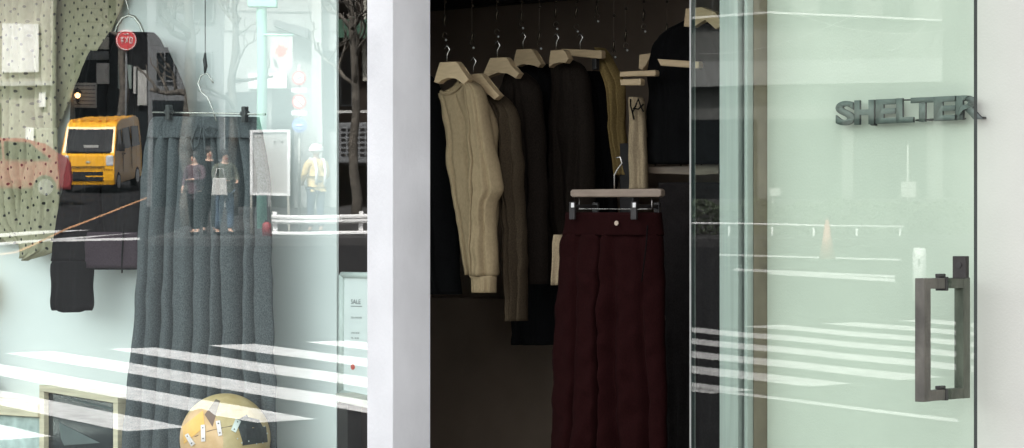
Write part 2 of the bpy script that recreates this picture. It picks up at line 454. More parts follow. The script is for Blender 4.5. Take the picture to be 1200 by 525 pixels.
# right wall with jamb strips
xj1 = W(866, 0, 0.06).x; xj2 = W(880, 0, 0.09).x; xj3 = W(884, 0, 0.10).x
bm = NB(); box(bm, (xj3, WY, -0.1), (XR, WY + 0.25, TOP)); part('wall', bm, 'white_render', shop, label='cream rendered wall behind the glass door')
jb = NB()
box(jb, (DL, 0.06, -0.1), (xj1 - 0.004, 0.3, TOP), bevel=0.002)
box(jb, (xj1, 0.082, -0.1), (xj2 - 0.012, 0.3, TOP), bevel=0.002)
box(jb, (xj2 - 0.010, 0.072, -0.1), (xj2, 0.3, TOP), bevel=0.002)
jamb = part('door_jamb', jb, 'alu', shop)
jb = NB(); box(jb, (xj2 + .001, 0.10, -0.1), (xj3 - .001, 0.3, TOP)); part('jamb_trim', jb, 'brown_trim', jamb)
# upper wall and lintel, side wall, back wall, ceiling, floor
bm = NB(); box(bm, (XL, -0.05, TOP + .002), (XR, 0.35, 7.2)); part('upper_wall', bm, 'white_render', shop)
bm = NB(); box(bm, (XL, 2.3, -0.1), (XR, 2.45, 2.89)); part('back_wall', bm, 'brown_wall', shop)
bm = NB(); box(bm, (XL, 0.36, 2.9), (XR, 4.19, 3.1)); part('ceiling', bm, 'dark_trim', shop)
bm = NB(); box(bm, (XL - .2, -0.05, -0.1), (XL - .003, 4.4, 5.2)); part('side_wall', bm, 'white_render', shop); bm = NB(); box(bm, (XR + .003, -0.05, -0.1), (XR + .2, 4.4, 5.2)); part('side_wall', bm, 'white_render', shop)
bm = NB(); box(bm, (XL, -0.24, -0.2), (XR, 4.19, -0.102)); part('floor', bm, 'dark_floor', shop)
bm = NB(); box(bm, (XL, 2.25, W(0, 52, 2.25).z), (XR, 2.298, W(0, 29, 2.25).z)); part('wall_rail', bm, 'dark_trim', shop)
# display bay
BY = 0.425
HDR = 2.45
bm = NB(); box(bm, (XL, -0.03, HDR), (XP0 - .002, BY - .003, TOP)); part('added_shade_header', bm, 'white_render', shop)  # unseen header, added to keep skylight off the upper backdrop
XB = W(394.5, 0, BY).x
bm = NB(); box(bm, (XL, BY, -0.1), (XB, BY + 0.010, 2.88)); part('display_backdrop', bm, 'backdrop', shop)
bm = NB(); box(bm, (XL, 0.012, -0.1), (XP0 - .01, BY - .003, 0.28)); part('display_platform', bm, 'plywood', shop)
# window glass
def pane(name, xa, xb, za, zb, y, th, m, parent, edge='glass_edge', label=None):
    b = NB(); fs = box(b, (xa, y, za), (xb, y + th, zb))
    o = part(name, b, [m, 'glass_back', edge], parent, label=label)
    for p in o.data.polygons:
        p.material_index = 0 if p.normal.y < -0.5 else (1 if p.normal.y > 0.5 else 2)
    return o
win = pane('window_pane', XL, XP0 - 0.002, 0.30, HDR - .003, 0.0, 0.008, 'glass_win', shop)
# sliding glass door
XD0 = W(810, 0, 0).x; XD1 = W(1141.2, 0, 0).x
door = pane('glass_door', XD0, XD1, 0.02, TOP - .1, 0.0, 0.018, 'glass_door', shop, label='green tinted frameless sliding glass door')
b = NB(); box(b, (XD0 - .0045, -0.002, 0.02), (XD0 - .0005, 0.020, TOP - .1)); part('edge_strip', b, 'edge_alu', door)
# handle: a square ring standing through the glass
xr = W(1111, 0, 0).x
def at_px(x, px):
    lo, hi = -0.5, 0.5
    for _ in range(40):
        m_ = (lo + hi) / 2; p = Vector((x, m_, 1.4)) - CAM
        if 600 + FP * p.dot(RT) / p.dot(FW) < px: lo = m_
        else: hi = m_
    return lo
yf, yk = at_px(xr, 1083), at_px(xr, 1137)
zt = W(1078, 326, yf).z; zb_ = W(1078, 471, yf).z
bw = xr - W(1072, 0, yf).x
bt = 0.028
hb = NB()
box(hb, (xr - bw, yf, zb_), (xr, yf + 0.034, zt), bevel=0.0015)
box(hb, (xr - bw, yk - 0.036, zb_), (xr, yk, zt), bevel=0.0015)
for za, zc in ((zb_ + .0005, zb_ + bt), (zt - bt, zt - .0005)):
    box(hb, (xr - bw + .0005, yf + 0.0342, za), (xr - .0005, -0.0005, zc), bevel=0.001)
    box(hb, (xr - bw + .0005, 0.0185, za), (xr - .0005, yk - 0.0362, zc), bevel=0.001)
hd = part('door_handle', hb, 'raw_steel', door)
hb = NB()
for za, zc in ((zb_ - .001, zb_ + bt + .002), (zt - bt - .006, zt + .003)):
    hb = NB()
    box(hb, (xr - bw - .002, -0.014, za), (xr + .002, -0.0006, zc), bevel=0.001)
    box(hb, (xr - bw * 0.7, -0.034, zc - .001), (xr - bw * 0.2, -.001, zc + .008), bevel=0.002)
    part('bracket', hb, 'black_steel', hd)
hb = NB()
p0 = W(1116, 300, -0.02); p1 = W(1131.5, 326.5, -0.02)
box(hb, (p0.x, -0.020, p1.z), (p1.x, -0.0006, p0.z), bevel=0.002)
lk = part('lock', hb, 'lock', door)
hb = NB(); disc(hb, ((p0.x + p1.x) / 2, -0.0203, p0.z * .6 + p1.z * .4), (0, -1, 0), 0.008, 0.002); part('keyhole', hb, 'black_steel', lk)

# sign letters on the wall
sg = thing('shop_sign', 'word SHELTER in thick grey metal capitals fixed to the wall behind the glass', 'sign', (W(1060, 0, WY).x, WY, W(0, 130, WY).z))
yl = WY - 0.034
xs = [(979, 1001), (1001, 1024), (1026, 1050), (1050, 1070), (1067, 1094), (1094, 1121), (1119, 1152)]
for ch, (a, b) in zip('SHELTER', xs):
    t_ = text_bm(ch, 1.0, 0.0, 0.042)
    vx = [v.co.x for v in t_.verts]; vy = [v.co.y for v in t_.verts]
    mid = (a + b) / 2
    top = 118.0 - (mid - 985) * 0.048; bot = 147.5 - (mid - 985) * 0.046
    pa, pb = W(a, bot, yl), W(b, top, yl)
    sx = (pb.x - pa.x) / (max(vx) - min(vx)); sz = (pb.z - pa.z) / (max(vy) - min(vy))
    bb = NB()
    for v in t_.verts:
        v.co = Vector((pa.x + (v.co.x - min(vx)) * sx, yl, pa.z + (v.co.y - min(vy)) * sz))
    r = bmesh.ops.extrude_face_region(t_, geom=t_.faces[:])
    nv = [e for e in r['geom'] if isinstance(e, bmesh.types.BMVert)]
    bmesh.ops.translate(t_, verts=nv, vec=(0, 0.009, 0))
    lo = part('letter', t_, ['letter', 'letter_side'], sg)
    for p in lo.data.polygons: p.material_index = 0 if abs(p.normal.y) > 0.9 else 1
for px, py in ((1047, 118), (1090, 140.5), (1078, 141), (1127, 139), (1152, 138), (1117, 116), (1024, 120), (1024, 146), (990, 142)):
    bb = NB(); p = W(px, py, yl + .02); tube(bb, [(p.x, yl + .006, p.z), (p.x, WY - .0005, p.z)], 0.003, 8); part('fixing_pin', bb, 'black_steel', sg)
for (a, ya), (b, yb2) in (((1047, 117.5), (1069, 117)), ((1073, 141), (1096, 139.5)), ((1125, 139.2), (1132, 139))):
    p = W(a, ya, yl + .006); q = W(b, yb2, yl + .006); bb = NB(); tube(bb, [p, q], 0.0022, 6); part('tie_rod', bb, 'black_steel', sg)

# ------------------------------------------------------------------ display window contents
FL = 0.282
def top_loc(px, py, y): 
    p = W(px, py, y); return (p.x, y, p.z)
# polka dot blouse at the left, behind the jacket
BL = t = thing('blouse', 'cream blouse with black polka dots at the left end of the display window', 'blouse', top_loc(60, 0, .45))
b = NB(); drape(b, [(-40, 20, 152), (0, 20, 146), (25, 20, 137), (45, 20, 126), (75, 20, 104), (105, 20, 88), (140, 20, 74), (170, 20, 64)], 0.395, 0.010, 9, 0.006, 3, nu=70, edge=3)
part('back_panel', b, 'polka', t)
b = NB(); drape(b, [(-40, -62, 67), (60, -62, 67.5), (205, -62, 68), (216, -62, 71), (255, -50, 70), (285, -10, 69)], .36, 0.025, 7, 0.012, 5, nu=110, edge=1.5, hem=8, ramp=.6, fz=.3, pleats=[(.50, .01, .03), (.60, .02, .05), (.70, .012, .04), (.78, .02, .05), (.86, .012, .04), (.94, .01, .03)])
part('body', b, 'polka', t)
b = NB(); drape(b, [(150, 34, 66), (215, 26, 70), (262, 19, 68.5), (287, 20, 67), (296, 22, 62), (303, 23, 38)], .315, 0.018, 4, 0.008, 8, nu=40, edge=2, hem=4, pleats=[(.35, .05, .02), (.7, .04, .02)])
part('sleeve', b, 'polka', t)
# black jacket
t = thing('jacket', 'black jacket hanging in the display window between polka dot blouse and grey trousers', 'jacket', top_loc(150, 45, .33))
b = NB(); drape(b, [(38, 130, 180), (44, 126, 186), (54, 118, 191), (68, 108, 197), (100, 95, 206), (140, 88, 214), (200, 84, 218), (260, 86, 222), (300, 90, 226), (316, 94, 228)], .30, 0.045, 6, 0.012, 11, nu=80, edge=2, pleats=[(.3,.03,.03),(.62,.03,.03),(.8,.03,.03)])
part('body', b, 'black_cloth', t)
b = NB(); drape(b, [(60, 112, 126), (85, 98, 128), (120, 86, 128), (180, 75, 122), (250, 68, 114), (306, 64, 108)], .26, 0.04, 3, 0.012, 12, nu=30, edge=2)
sv = part('sleeve', b, 'black_cloth', t)
b = NB(); drape(b, [(306, 64, 108), (311, 62, 109), (335, 63, 107.5), (352, 61.5, 108.5), (360, 62, 108), (364, 63.5, 106)], .26, 0.042, 5, 0.007, 13, nu=40, step=2, hem=3.5, wrinkle=.4); part('cuff', b, 'black_cloth', sv)
b = NB(); drape(b, [(55, 180, 193), (80, 186, 206), (110, 190, 216), (180, 194, 224), (300, 196, 230)], .28, 0.04, 3, 0.012, 14, nu=30, edge=2); part('sleeve', b, 'black_cloth', t)
b = NB(); drape(b, [(272, 100, 162), (290, 97, 164), (314, 95, 166)], .245, 0.010, 3, 0.004, 15, nu=30); part('pocket', b, 'plum_cloth', t)
b = NB(); tube(b, [W(145, 262, .235), W(144, 285, .232), W(143, 300, .233), (W(143, 320, .235))], 0.003, 6); part('drawstring', b, 'black_cloth', t)
hg = thing('clothes_hanger', 'curved silver hanger looping above the neck of black jacket', 'hanger', top_loc(150, 18, .30))
b = NB(); tube(b, [W(x, y, .30) for x, y in ((131, 60), (134, 44), (138, 30), (144, 21), (151, 18), (158, 20), (164, 28), (169, 41), (172, 60))], 0.0055, 8); part('hoop', b, 'chrome', hg, True)
b = NB(); tube(b, [W(x, y, .30) for x, y in ((151, 18), (150, 8), (146, -4), (147, -60), (147, -400))], 0.0022, 6); part('hook', b, 'chrome', hg, True)
# grey trousers with clip hanger
ROWS = [(139, 182, 303), (146, 176, 305), (152, 175, 306), (160, 174, 308), (185, 168, 314), (250, 163, 317), (350, 158, 320), (450, 152, 322), (525, 146, 324), (690, 138, 327)]
t = thing('wide_trousers', 'wide grey fleece trousers with gathered drawstring waist hanging in the display window', 'trousers', top_loc(240, 145, .24))
b = NB(); drape(b, ROWS[3:], .235, 0.045, 6, 0.014, 21, wrinkle=.12,  nu=150, edge=2.5, step=3, ramp=.55, fz=.3, pleats=[(.10, .02, .07), (.215, .016, .12), (.33, .018, .08), (.455, .010, .09), (.56, .03, .09), (.66, .012, .13), (.79, .022, .14), (.90, .013, .09)]); part('leg', b, 'grey_cloth', t)
b = NB(); drape(b, [(137, 183, 303), (141, 179, 304), (148, 176, 306), (156, 174.5, 308), (162, 173, 309)], .235, 0.047, 30, 0.008, 22, nu=110, step=2, ramp=.8); part('waistband', b, 'grey_cloth', t)
b = NB()
tube(b, [W(x, y, .175) for x, y in ((232, 146), (228, 154), (224, 166), (227, 176), (232, 170), (235, 156), (237, 147))], 0.0035, 6)
tube(b, [W(x, y, .172) for x, y in ((237, 147), (243, 158), (250, 160), (255, 152), (246, 148), (239, 152), (240, 175), (243, 200))], 0.0035, 6)
part('drawstring', b, 'grey_cloth', t, True)
ch = thing('clip_hanger', 'thin steel clip hanger on a wire above the grey wide trousers', 'hanger', top_loc(240, 100, .24))
b = NB(); tube(b, [W(179, 131.5, .185), W(245, 132.5, .185), W(311, 134, .185)], 0.0035, 8); part('rod', b, 'chrome', ch)
b = NB()
tube(b, [W(x, y, .185) for x, y in ((250, 97), (243, 86), (236, 88), (232, 98), (236, 108), (243, 114), (246, 120), (254, 142))], 0.003, 8)
part('hook', b, 'chrome', ch)
b = NB(); tube(b, [W(240, -400, .185), W(240.5, 62, .185)], 0.0016, 6); tube(b, [W(240.5, 62, .185), W(240, 70, .185), W(241, 78, .185), W(240, 86, .185)], [.003, .007, .007, .003], 8); part('wire', b, 'black_steel', ch)
for px, py in ((198, 131), (287, 133)):
    b = NB(); p = W(px, py, .185); box(b, (p.x - .010, .176, p.z - .030), (p.x + .010, .182, p.z + .024), bevel=.003); box(b, (p.x - .010, .188, p.z - .030), (p.x + .010, .194, p.z + .024), bevel=.003)
    tube(b, [(p.x - .016, .185, p.z), (p.x + .016, .185, p.z)], .009, 8)
    part('clip', b, 'black_steel', ch)
# plywood crate with dark front (standing on a plinth below the frame)
def tilted(px, py, y): return W(px, py, y)
CRY = 0.33
pl = thing('display_plinth', 'plywood plinth on the display platform under the crate', 'plinth', top_loc(90, 560, CRY))
b = NB(); q0 = W(30, 575, .2); q1 = W(165, 575, .42); box(b, (q0.x, .2, FL), (q1.x, .42, q0.z), bevel=.003); part('body', b, 'plywood', pl)
cr = thing('display_crate', 'plywood crate with a black glass front standing in the display window', 'crate', top_loc(92, 572, CRY))
def quadbar(b, pts, y, d, bev=.001, mi=0): prism(b, [W(x, yy, y) for x, yy in pts], (0, d, 0), mi, bev)
b = NB()
quadbar(b, [(46, 451), (138, 466), (138, 473), (46, 458)], .24, .11)
quadbar(b, [(46, 458.3), (51.5, 459.2), (51.5, 560), (46, 560)], .24, .11)
quadbar(b, [(132.5, 472.4), (138, 473.3), (138, 572), (132.5, 572)], .24, .11)
part('frame', b, 'plywood', cr)
b = NB(); quadbar(b, [(46.4, 451.4), (137.6, 466.4), (137.6, 467.8), (46.4, 452.8)], .351, .03); quadbar(b, [(132.7, 474), (138, 474), (138, 572), (132.7, 572)], .351, .03); part('side_panel', b, 'walnut', cr)
b = NB(); quadbar(b, [(51.6, 459.5), (132.4, 472.5), (132.4, 572), (51.6, 560)], .262, .01); part('front_pane', b, mat('black_glass', (0.02, 0.024, 0.026), 0.06, 0.1, 4), cr)
b = NB(); quadbar(b, [(69, 495), (117, 519), (75, 522), (71, 514)], .2595, .002); part('paper_corner', b, 'pane_paper', cr)
b = NB(); quadbar(b, [(62, 461.6), (132, 478), (132, 481), (100, 473)], .2595, .002); part('tape_strip', b, 'pane_paper', cr)
# stone, plank and turned wood at the left edge
st = thing('stone_block', 'pale green stone block at the bottom left corner of the display', 'stone', top_loc(10, 520, .3))
b = NB(); box(b, (W(-70, 0, .25).x, .25, FL), (W(46, 0, .25).x, .42, W(0, 486, .25).z), bevel=.012); part('body', b, 'stone', st)
pk = NB(); box(pk, (W(-90, 0, .22).x, .23, W(0, 485.6, .25).z), (W(44, 0, .23).x, .43, W(0, 470, .25).z), bevel=.003); tag(part('wooden_plank', pk, 'plywood'), 'pale wooden plank lying on top of the green stone block', 'plank')
tw = thing('wooden_figure', 'turned golden wooden ball on a brown foot, cut off by left edge', 'ornament', top_loc(-30, 470, .32))
b = NB(); p = W(-33, 341, .33); ball(b, p, 0.088, 32, 20); part('ball', b, 'gold_wood', tw, True)
b = NB(); zb2 = W(0, 470, .25).z + .001; tube(b, [(p.x, .33, zb2), (p.x, .33, zb2 + .04), (p.x, .33, zb2 + .1), (p.x, .33, p.z - .08)], [.095, .09, .045, .025], 28); part('foot', b, 'walnut', tw)
# mended golden wooden ball
gs = thing('mended_ball', 'golden wooden ball mended with steel plates and a dark leather patch', 'ornament', top_loc(264, 565, .12))
GC = W(264, 514, .11); 
pxm = (W(264, 461, .11) - GC).length
b = NB(); ball(b, GC, pxm, 64, 40); part('ball', b, 'gold_wood', gs, True)
VD = (CAM - GC).normalized()
def onball(px, py, lift=0.0):
    u = (px - 600) / FP; v = (HY - py) / FP
    d = (FW + u * RT + v * UP).normalized(); oc = CAM - GC
    bq = d.dot(oc); cq = oc.dot(oc) - pxm ** 2; disc_ = bq * bq - cq
    tt = -bq - math.sqrt(max(0, disc_)); p = CAM + d * tt
    return GC + (p - GC).normalized() * (pxm + lift)
def plate(b, pts, lift, n=8):       # bilinear patch of four photo points wrapped on the ball, with thickness
    A, B, Cc, D = pts; top = []; bot = []
    for i in range(n + 1):
        r1 = []; r2 = []
        for j in range(n + 1):
            s, q = i / n, j / n
            x = (A[0] * (1 - s) + B[0] * s) * (1 - q) + (D[0] * (1 - s) + Cc[0] * s) * q
            y = (A[1] * (1 - s) + B[1] * s) * (1 - q) + (D[1] * (1 - s) + Cc[1] * s) * q
            r1.append(b.verts.new(onball(x, y, lift))); r2.append(b.verts.new(onball(x, y, -0.002)))
        top.append(r1); bot.append(r2)
    for i in range(n):
        for j in range(n):
            b.faces.new([top[i][j], top[i + 1][j], top[i + 1][j + 1], top[i][j + 1]])
    for k in range(n):
        b.faces.new([top[k][0], bot[k][0], bot[k + 1][0], top[k + 1][0]]); b.faces.new([top[k][n], top[k + 1][n], bot[k + 1][n], bot[k][n]])
        b.faces.new([top[0][k], top[0][k + 1], bot[0][k + 1], bot[0][k]]); b.faces.new([top[n][k], bot[n][k], bot[n][k + 1], top[n][k + 1]])
b = NB(); plate(b, [(277, 493), (289, 486), (296, 500), (285, 521)], .0022); plate(b, [(290, 489), (303, 492), (310, 505), (296, 500.5)], .0024); plate(b, [(286, 503), (311, 500), (313, 518), (284, 522)], .0028); part('leather_patch', b, 'patch', gs)
b = NB(); plate(b, [(240, 486), (253, 468), (258, 470), (249, 500)], .0012); part('dark_inlay', b, 'brown_trim', gs)
b = NB(); plate(b, [(214, 500), (238, 481), (240, 500), (216, 520)], .001); part('bright_inlay', b, 'gold_bright', gs)
for q in ([(217.5, 510), (221, 508), (229, 520), (225, 523)], [(236, 498.5), (240.5, 498), (241, 517), (236.5, 517.5)], [(253, 494), (258, 493), (260.5, 510), (256, 511)], [(276, 491), (282, 494), (276, 507), (270.5, 504)]):
    b = NB(); plate(b, q, .004, 4); pp = part('steel_plate', b, 'steel_plate', gs)
    for s_ in (.18, .82):
        x = (q[0][0] + q[1][0]) / 2 * (1 - s_) + (q[2][0] + q[3][0]) / 2 * s_; y = (q[0][1] + q[1][1]) / 2 * (1 - s_) + (q[2][1] + q[3][1]) / 2 * s_
        b = NB(); ball(b, onball(x, y, .004), .0024, 8, 6); part('rivet', b, 'black_steel', pp)
for x, y in ((278, 514), (283, 519), (291, 517), (300, 520), (307, 519), (312, 508), (309, 500)):
    b = NB(); ball(b, onball(x, y, .003), .0024, 8, 6); part('patch_rivet', b, 'steel_plate', gs)
b = NB(); tube(b, [onball(x, y, .0003) for x, y in ((216, 516), (230, 511), (245, 505), (258, 502), (272, 499))], .0012, 6); part('seam', b, 'black_steel', gs)
# pedestal under the ball
b = NB(); zt2 = GC.z - pxm * .93; tube(b, [(GC.x, GC.y, FL), (GC.x, GC.y, zt2)], .06, 24); tag(part('ball_stand', b, 'walnut'), 'brown round stand beneath the mended golden ball', 'stand')
# SALE sign on a plank table
sy = 0.44
tb = thing('side_table', 'pale plank table top at the end of the display beside the pillar', 'table', (W(425, 0, sy).x, sy, 0))
b = NB(); prism(b, [W(x, y, sy - .1) for x, y in ((393, 461), (452, 474), (452, 483), (393, 470))], (0, .2, 0), 0, .002); part('table_top', b, 'slab', tb)
b = NB(); q0 = W(400, 485, sy); box(b, (q0.x, sy - .02, -0.1), (W(412, 0, sy).x, sy + .05, W(400, 472, sy).z)); part('leg', b, 'dark_trim', tb)
b = NB(); box(b, (W(438, 0, sy).x, sy - .02, -0.1), (W(448, 0, sy).x, sy + .05, W(440, 479, sy).z)); part('leg', b, 'dark_trim', tb)
ss = thing('sale_sign', 'sale notice in a pale rounded frame propped on the plank table', 'sign', (W(425, 0, sy).x, sy, W(425, 467, sy).z))
def frame_seg(b, p, q, r): tube(b, [W(*p, sy - .01), W(*q, sy - .01)], r, 12)
b = NB()
for p, q in (((400.5, 322), (452, 323)), ((400.5, 322), (399.5, 460)), ((399.5, 460), (452, 471)), ((452, 323), (452, 471))): frame_seg(b, p, q, .0105)
part('frame', b, 'sign_frame', ss, True)
b = NB(); prism(b, [W(x, y, sy - .008) for x, y in ((402, 324), (451, 325), (451, 469), (401, 458.5))], (0, .006, 0)); part('sheet', b, 'paper', ss)
def words(s, px, py, h, y, bm_, m, parent, slant=0.0, name='lettering'):
    tt = text_bm(s, 1.0, 0.0, 0.0)
    p = W(px, py, y); sc = h
    mtx = Matrix(((sc, 0, 0, p.x), (0, 0, -1, y), (slant * sc, sc, 0, p.z), (0, 0, 0, 1)))
    bb_ = NB(); merge(bb_, tt, mtx); return part(name, bb_, m, parent)
words('SALE', 411, 356, .022, sy - .0095, None, 'ink', ss)
words('2024.AW/24SS', 411, 373, .0085, sy - .0095, None, 'ink', ss)
words('10:00-20:00', 411, 391, .0085, sy - .0095, None, 'ink', ss)
words('TEL  00-00', 411, 397, .0085, sy - .0095, None, 'ink', ss)
b = NB(); prism(b, [W(411, 358.5, sy - .0095), W(424, 358.7, sy - .0095), W(424, 359.4, sy - .0095), W(411, 359.2, sy - .0095)], (0, .0006, 0)); part('underline', b, 'ink', ss)
b = NB(); p = W(413.5, 430, sy - .0095); disc(b, p, (0, -1, 0), .0095, .0008); part('logo', b, 'ink_red', ss)

# ------------------------------------------------------------------ shop interior
def hang_part(b, pts, y, d=.03, bev=.003): prism(b, [W(x, yy, y) for x, yy in pts], (0, d, 0), 0, bev)
def chain(px, ys, y, label, seed):
    r = random.Random(seed)
    c = thing('hanging_hook', label, 'hook', top_loc(px, ys, y), 'hooks on wires hanging from the shop ceiling')
    top = 2.9
    p = W(px, ys, y)
    b = NB(); z0 = p.z + r.uniform(.05, .1)
    tube(b, [(p.x, y, top), (p.x, y, z0)], .0013, 5); part('wire', b, 'brown_trim', c)
    b = NB()
    tube(b, [(p.x, y, z0), (p.x + .003, y, z0 - .012), (p.x - .002, y, z0 - .03), (p.x, y, z0 - .045)], [.002, .005, .005, .002], 6)
    part('swivel', b, 'bronze', c); b = NB()
    tube(b, [(p.x + .008 * math.cos(a), y + .004 * math.cos(a), p.z + .014 + .010 * math.sin(a)) for a in [k * math.pi / 5 for k in range(9)]], .0018, 5)
    part('hook', b, 'bronze', c)
    b = NB(); ball(b, (p.x + .012, y - .005, p.z - .004), .0042, 8, 6); part('bead', b, 'alu_lt', c)
    # upper ring near the ceiling
    b = NB(); zz_ = W(px, max(2, ys - 48), y).z; ball(b, (p.x + .003, y, zz_), .006, 8, 6); part('ring', b, 'bronze', c)
for i, (px, ys, y) in enumerate([(521, 46, 1.1), (553, 55, 1.15), (582, 42, 1.2), (611, 32, 1.3), (632, 56, 1.3), (651, 33, 1.4), (675, 36, 1.45), (699, 24, 1.5), (719, 66, 1.5), (733, 58, 1.55), (754, 36, 1.6), (781, 50, 1.6)]):
    chain(px, ys, y, 'small metal hook on a thin wire hanging from the dark shop ceiling', i)
def garment(name, label, cat, rows, y, th, m, folds=4, amp=.012, seed=0, nu=70, edge=2.0, pname='body', extra=None):
    t = thing(name, label, cat, top_loc((rows[0][1] + rows[0][2]) / 2, rows[0][0], y))
    rq = random.Random(seed)
    pl_ = [(.22 + .27 * q + rq.uniform(-.06, .06), rq.uniform(.03, .07), rq.uniform(.015, .04)) for q in range(3)]
    b = NB(); drape(b, rows, y, th, folds, amp, seed, nu=nu, edge=edge, pleats=pl_, ramp=.35, fz=1.3, wander=.09, rib=.35); part(pname, b, m, t)
    return t
def hanger(label, pts, y, d=.03, hook=None, wood='hanger_wood'):
    t = thing('wooden_hanger', label, 'hanger', top_loc(*pts[0], y), 'wooden hangers in the shop')
    b = NB(); hang_part(b, pts, y, d); part('shoulder', b, wood, t)
    if hook:
        b = NB(); x, yy = hook; tube(b, [W(x, yy, y + d / 2), W(x, yy - 8, y + d / 2), W(x + 3, yy - 14, y + d / 2), W(x, yy - 19, y + d / 2), W(x - 3, yy - 15, y + d / 2)], .0022, 6); part('hook', b, 'chrome', t)
    return t
def hanger_pts(x, y, w, k=1.0, tw=9, h=30):
    """shoulder hanger seen at an angle: flat narrow top, arms sweeping down, arched underside"""
    return [(x - tw * .55, y), (x + tw * .55, y), (x + tw * .75, y + 3), (x + w * .5, y + h * .55), (x + w * .78, y + h), (x + w * .60, y + h + 1.5), (x + w * .35, y + h * .74), (x + w * .05, y + h * .58), (x - w * .22, y + h * .68), (x - w * .40, y + h * .95), (x - w * .55, y + h * .85), (x - tw * .9, y + h * .3)]
hanger('wooden hanger nearest the pillar, holding the beige long sleeved shirt', [(515, 73), (534, 72), (537, 75), (541, 83), (549, 93), (543, 99), (534, 91), (525, 90), (517, 93), (513, 98), (508, 96), (512, 86)], .76, .03, (524, 72))
hanger('wooden hanger with arm sloping right above the taupe shirt', [(546, 87), (563, 86), (566, 89), (573, 100), (585, 112), (579, 117), (568, 107), (560, 102), (550, 103), (545, 100)], .845, .03, (555, 86))
hanger('wide wooden hanger holding the dark brown sweater', [(574, 68), (592, 67), (595, 70), (599, 78), (608, 86), (604, 92), (594, 85), (583, 84), (573, 88), (568, 92), (564, 90), (570, 80)], .985, .03, (583, 67))
hanger('wooden hanger over black garment, behind the dark brown sweater', [(605, 58), (621, 57), (624, 59), (628, 67), (634, 75), (630, 79), (622, 75), (613, 74), (606, 78), (601, 77), (603, 67)], 1.20, .03, (613, 57))
hanger('wooden shoulder hanger left of the flat wooden bar', [(645, 59), (659, 58), (662, 60), (666, 69), (662, 74), (655, 72), (648, 74), (643, 79), (644, 68)], 1.16, .03, (652, 58))
t = hanger('flat wooden bar hanger beside the ochre sleeve', [(657, 57), (704, 59), (705, 61), (705, 68), (703, 69), (664, 65)], 1.27, .025, (680, 58))
b = NB(); p = W(696, 75, 1.28); box(b, (p.x - .01, 1.28, p.z - .02), (p.x + .01, 1.30, p.z + .02), bevel=.002); part('clip', b, 'black_steel', t)
hanger('thin wooden bar hanger right of the ochre sleeve, upper of two', [(726, 84), (767, 82), (768, 84), (768, 88), (767, 89), (726, 90)], 1.12, .025)
hanger('short wooden bar hanger right of the ochre sleeve, lower of two', [(726, 93), (750, 92), (751, 94), (751, 98), (750, 100), (727, 100)], 1.10, .025)
hanger('wooden shoulder hanger half hidden by the large black coat', [(749, 64), (764, 62), (760, 68), (757, 76), (752, 82), (748, 80)], 1.30, .03)
hanger('wooden bar hanger across front of the large black coat, passing behind the glass', [(770, 69), (818, 72), (819, 74), (819, 79), (817, 80), (774, 77)], 1.08, .025)
hanger('wooden hanger in the neck of the large black coat', [(803, 10), (822, 8), (838, 14), (848, 30), (838, 34), (826, 22), (812, 32), (801, 31)], 1.12, .03)
b = NB()
garment('pullover', 'black top half hidden behind the pillar at the left of the rail', 'pullover', [(88, 470, 503), (96, 470, 512), (115, 470, 520), (160, 470, 524), (240, 470, 531), (300, 470, 536), (345, 470, 540)], .98, .05, 'black_cloth', 4, .012, 31)
t = garment('shirt', 'beige long sleeved shirt hanging nearest the doorway pillar', 'shirt', [(94, 546, 551), (98, 540, 559), (102, 536, 564), (106, 527, 567), (109, 517.5, 568), (118, 519, 571), (140, 523, 580), (180, 527, 584), (222, 532, 586), (235, 535, 584), (262, 540, 582), (300, 545, 581), (322, 549, 581)], .86, .05, 'beige_cloth', 2.2, .010, 32)
b = NB(); drape(b, [(95, 547, 553), (100, 548, 561), (108, 549, 566), (130, 551, 572), (180, 553, 581), (215, 554, 587), (224, 555, 587), (238, 555, 580), (290, 553, 581), (323, 551, 581)], .80, .04, 3, .010, 33, nu=50, edge=2, rib=.25, wander=.06, pleats=[(.22, .03, .03), (.72, .06, .02)])
sv = part('sleeve', b, 'beige_cloth', t)
b = NB(); tube(b, [W(x, y, .815) for x, y in ((516.5, 107), (521, 110), (528, 109.5), (535, 105), (541, 99), (548, 94))], .0065, 8); part('neckband', b, 'beige_cloth', t, True)
b = NB(); drape(b, [(323, 552, 581), (327, 555, 581), (343, 556, 580.5)], .80, .036, 12, .004, 34, nu=36, step=2); part('cuff', b, 'beige_cloth', sv)
t = garment('shirt', 'taupe brown long sleeved shirt beside the beige shirt', 'shirt', [(112, 572, 588), (118, 574, 596), (130, 576, 604), (150, 578, 608), (200, 584, 612), (260, 592, 613), (330, 596, 614), (376, 597, 616)], .93, .05, 'taupe_cloth', 4, .016, 35)
garment('sweater', 'dark brown sweater hanging behind the taupe shirt', 'sweater', [(84, 601, 612), (92, 594, 624), (105, 588, 632), (140, 584, 637), (220, 590, 640), (300, 600, 641), (333, 602, 641)], 1.1, .06, 'brown_cloth', 4, .016, 36)
garment('black_sweater', 'wide black sweater in middle of the rail behind the dark brown one', 'sweater', [(75, 610, 640), (84, 600, 650), (110, 590, 660), (200, 590, 668), (300, 596, 672), (404, 600, 676)], 1.34, .07, 'black_cloth', 4, .016, 37)
garment('cardigan', 'near black brown cardigan hanging below the flat wooden bar', 'cardigan', [(70, 656, 668), (76, 650, 682), (95, 648, 690), (150, 646, 694), (260, 644, 698), (330, 644, 700)], 1.28, .06, 'brown_cloth', 5, .014, 38)
garment('black_trousers', 'black trousers clipped under the flat wooden bar hanger', 'trousers', [(84, 680, 712), (120, 680, 716), (250, 676, 724), (330, 672, 728)], 1.44, .05, 'black_cloth', 4, .012, 39)
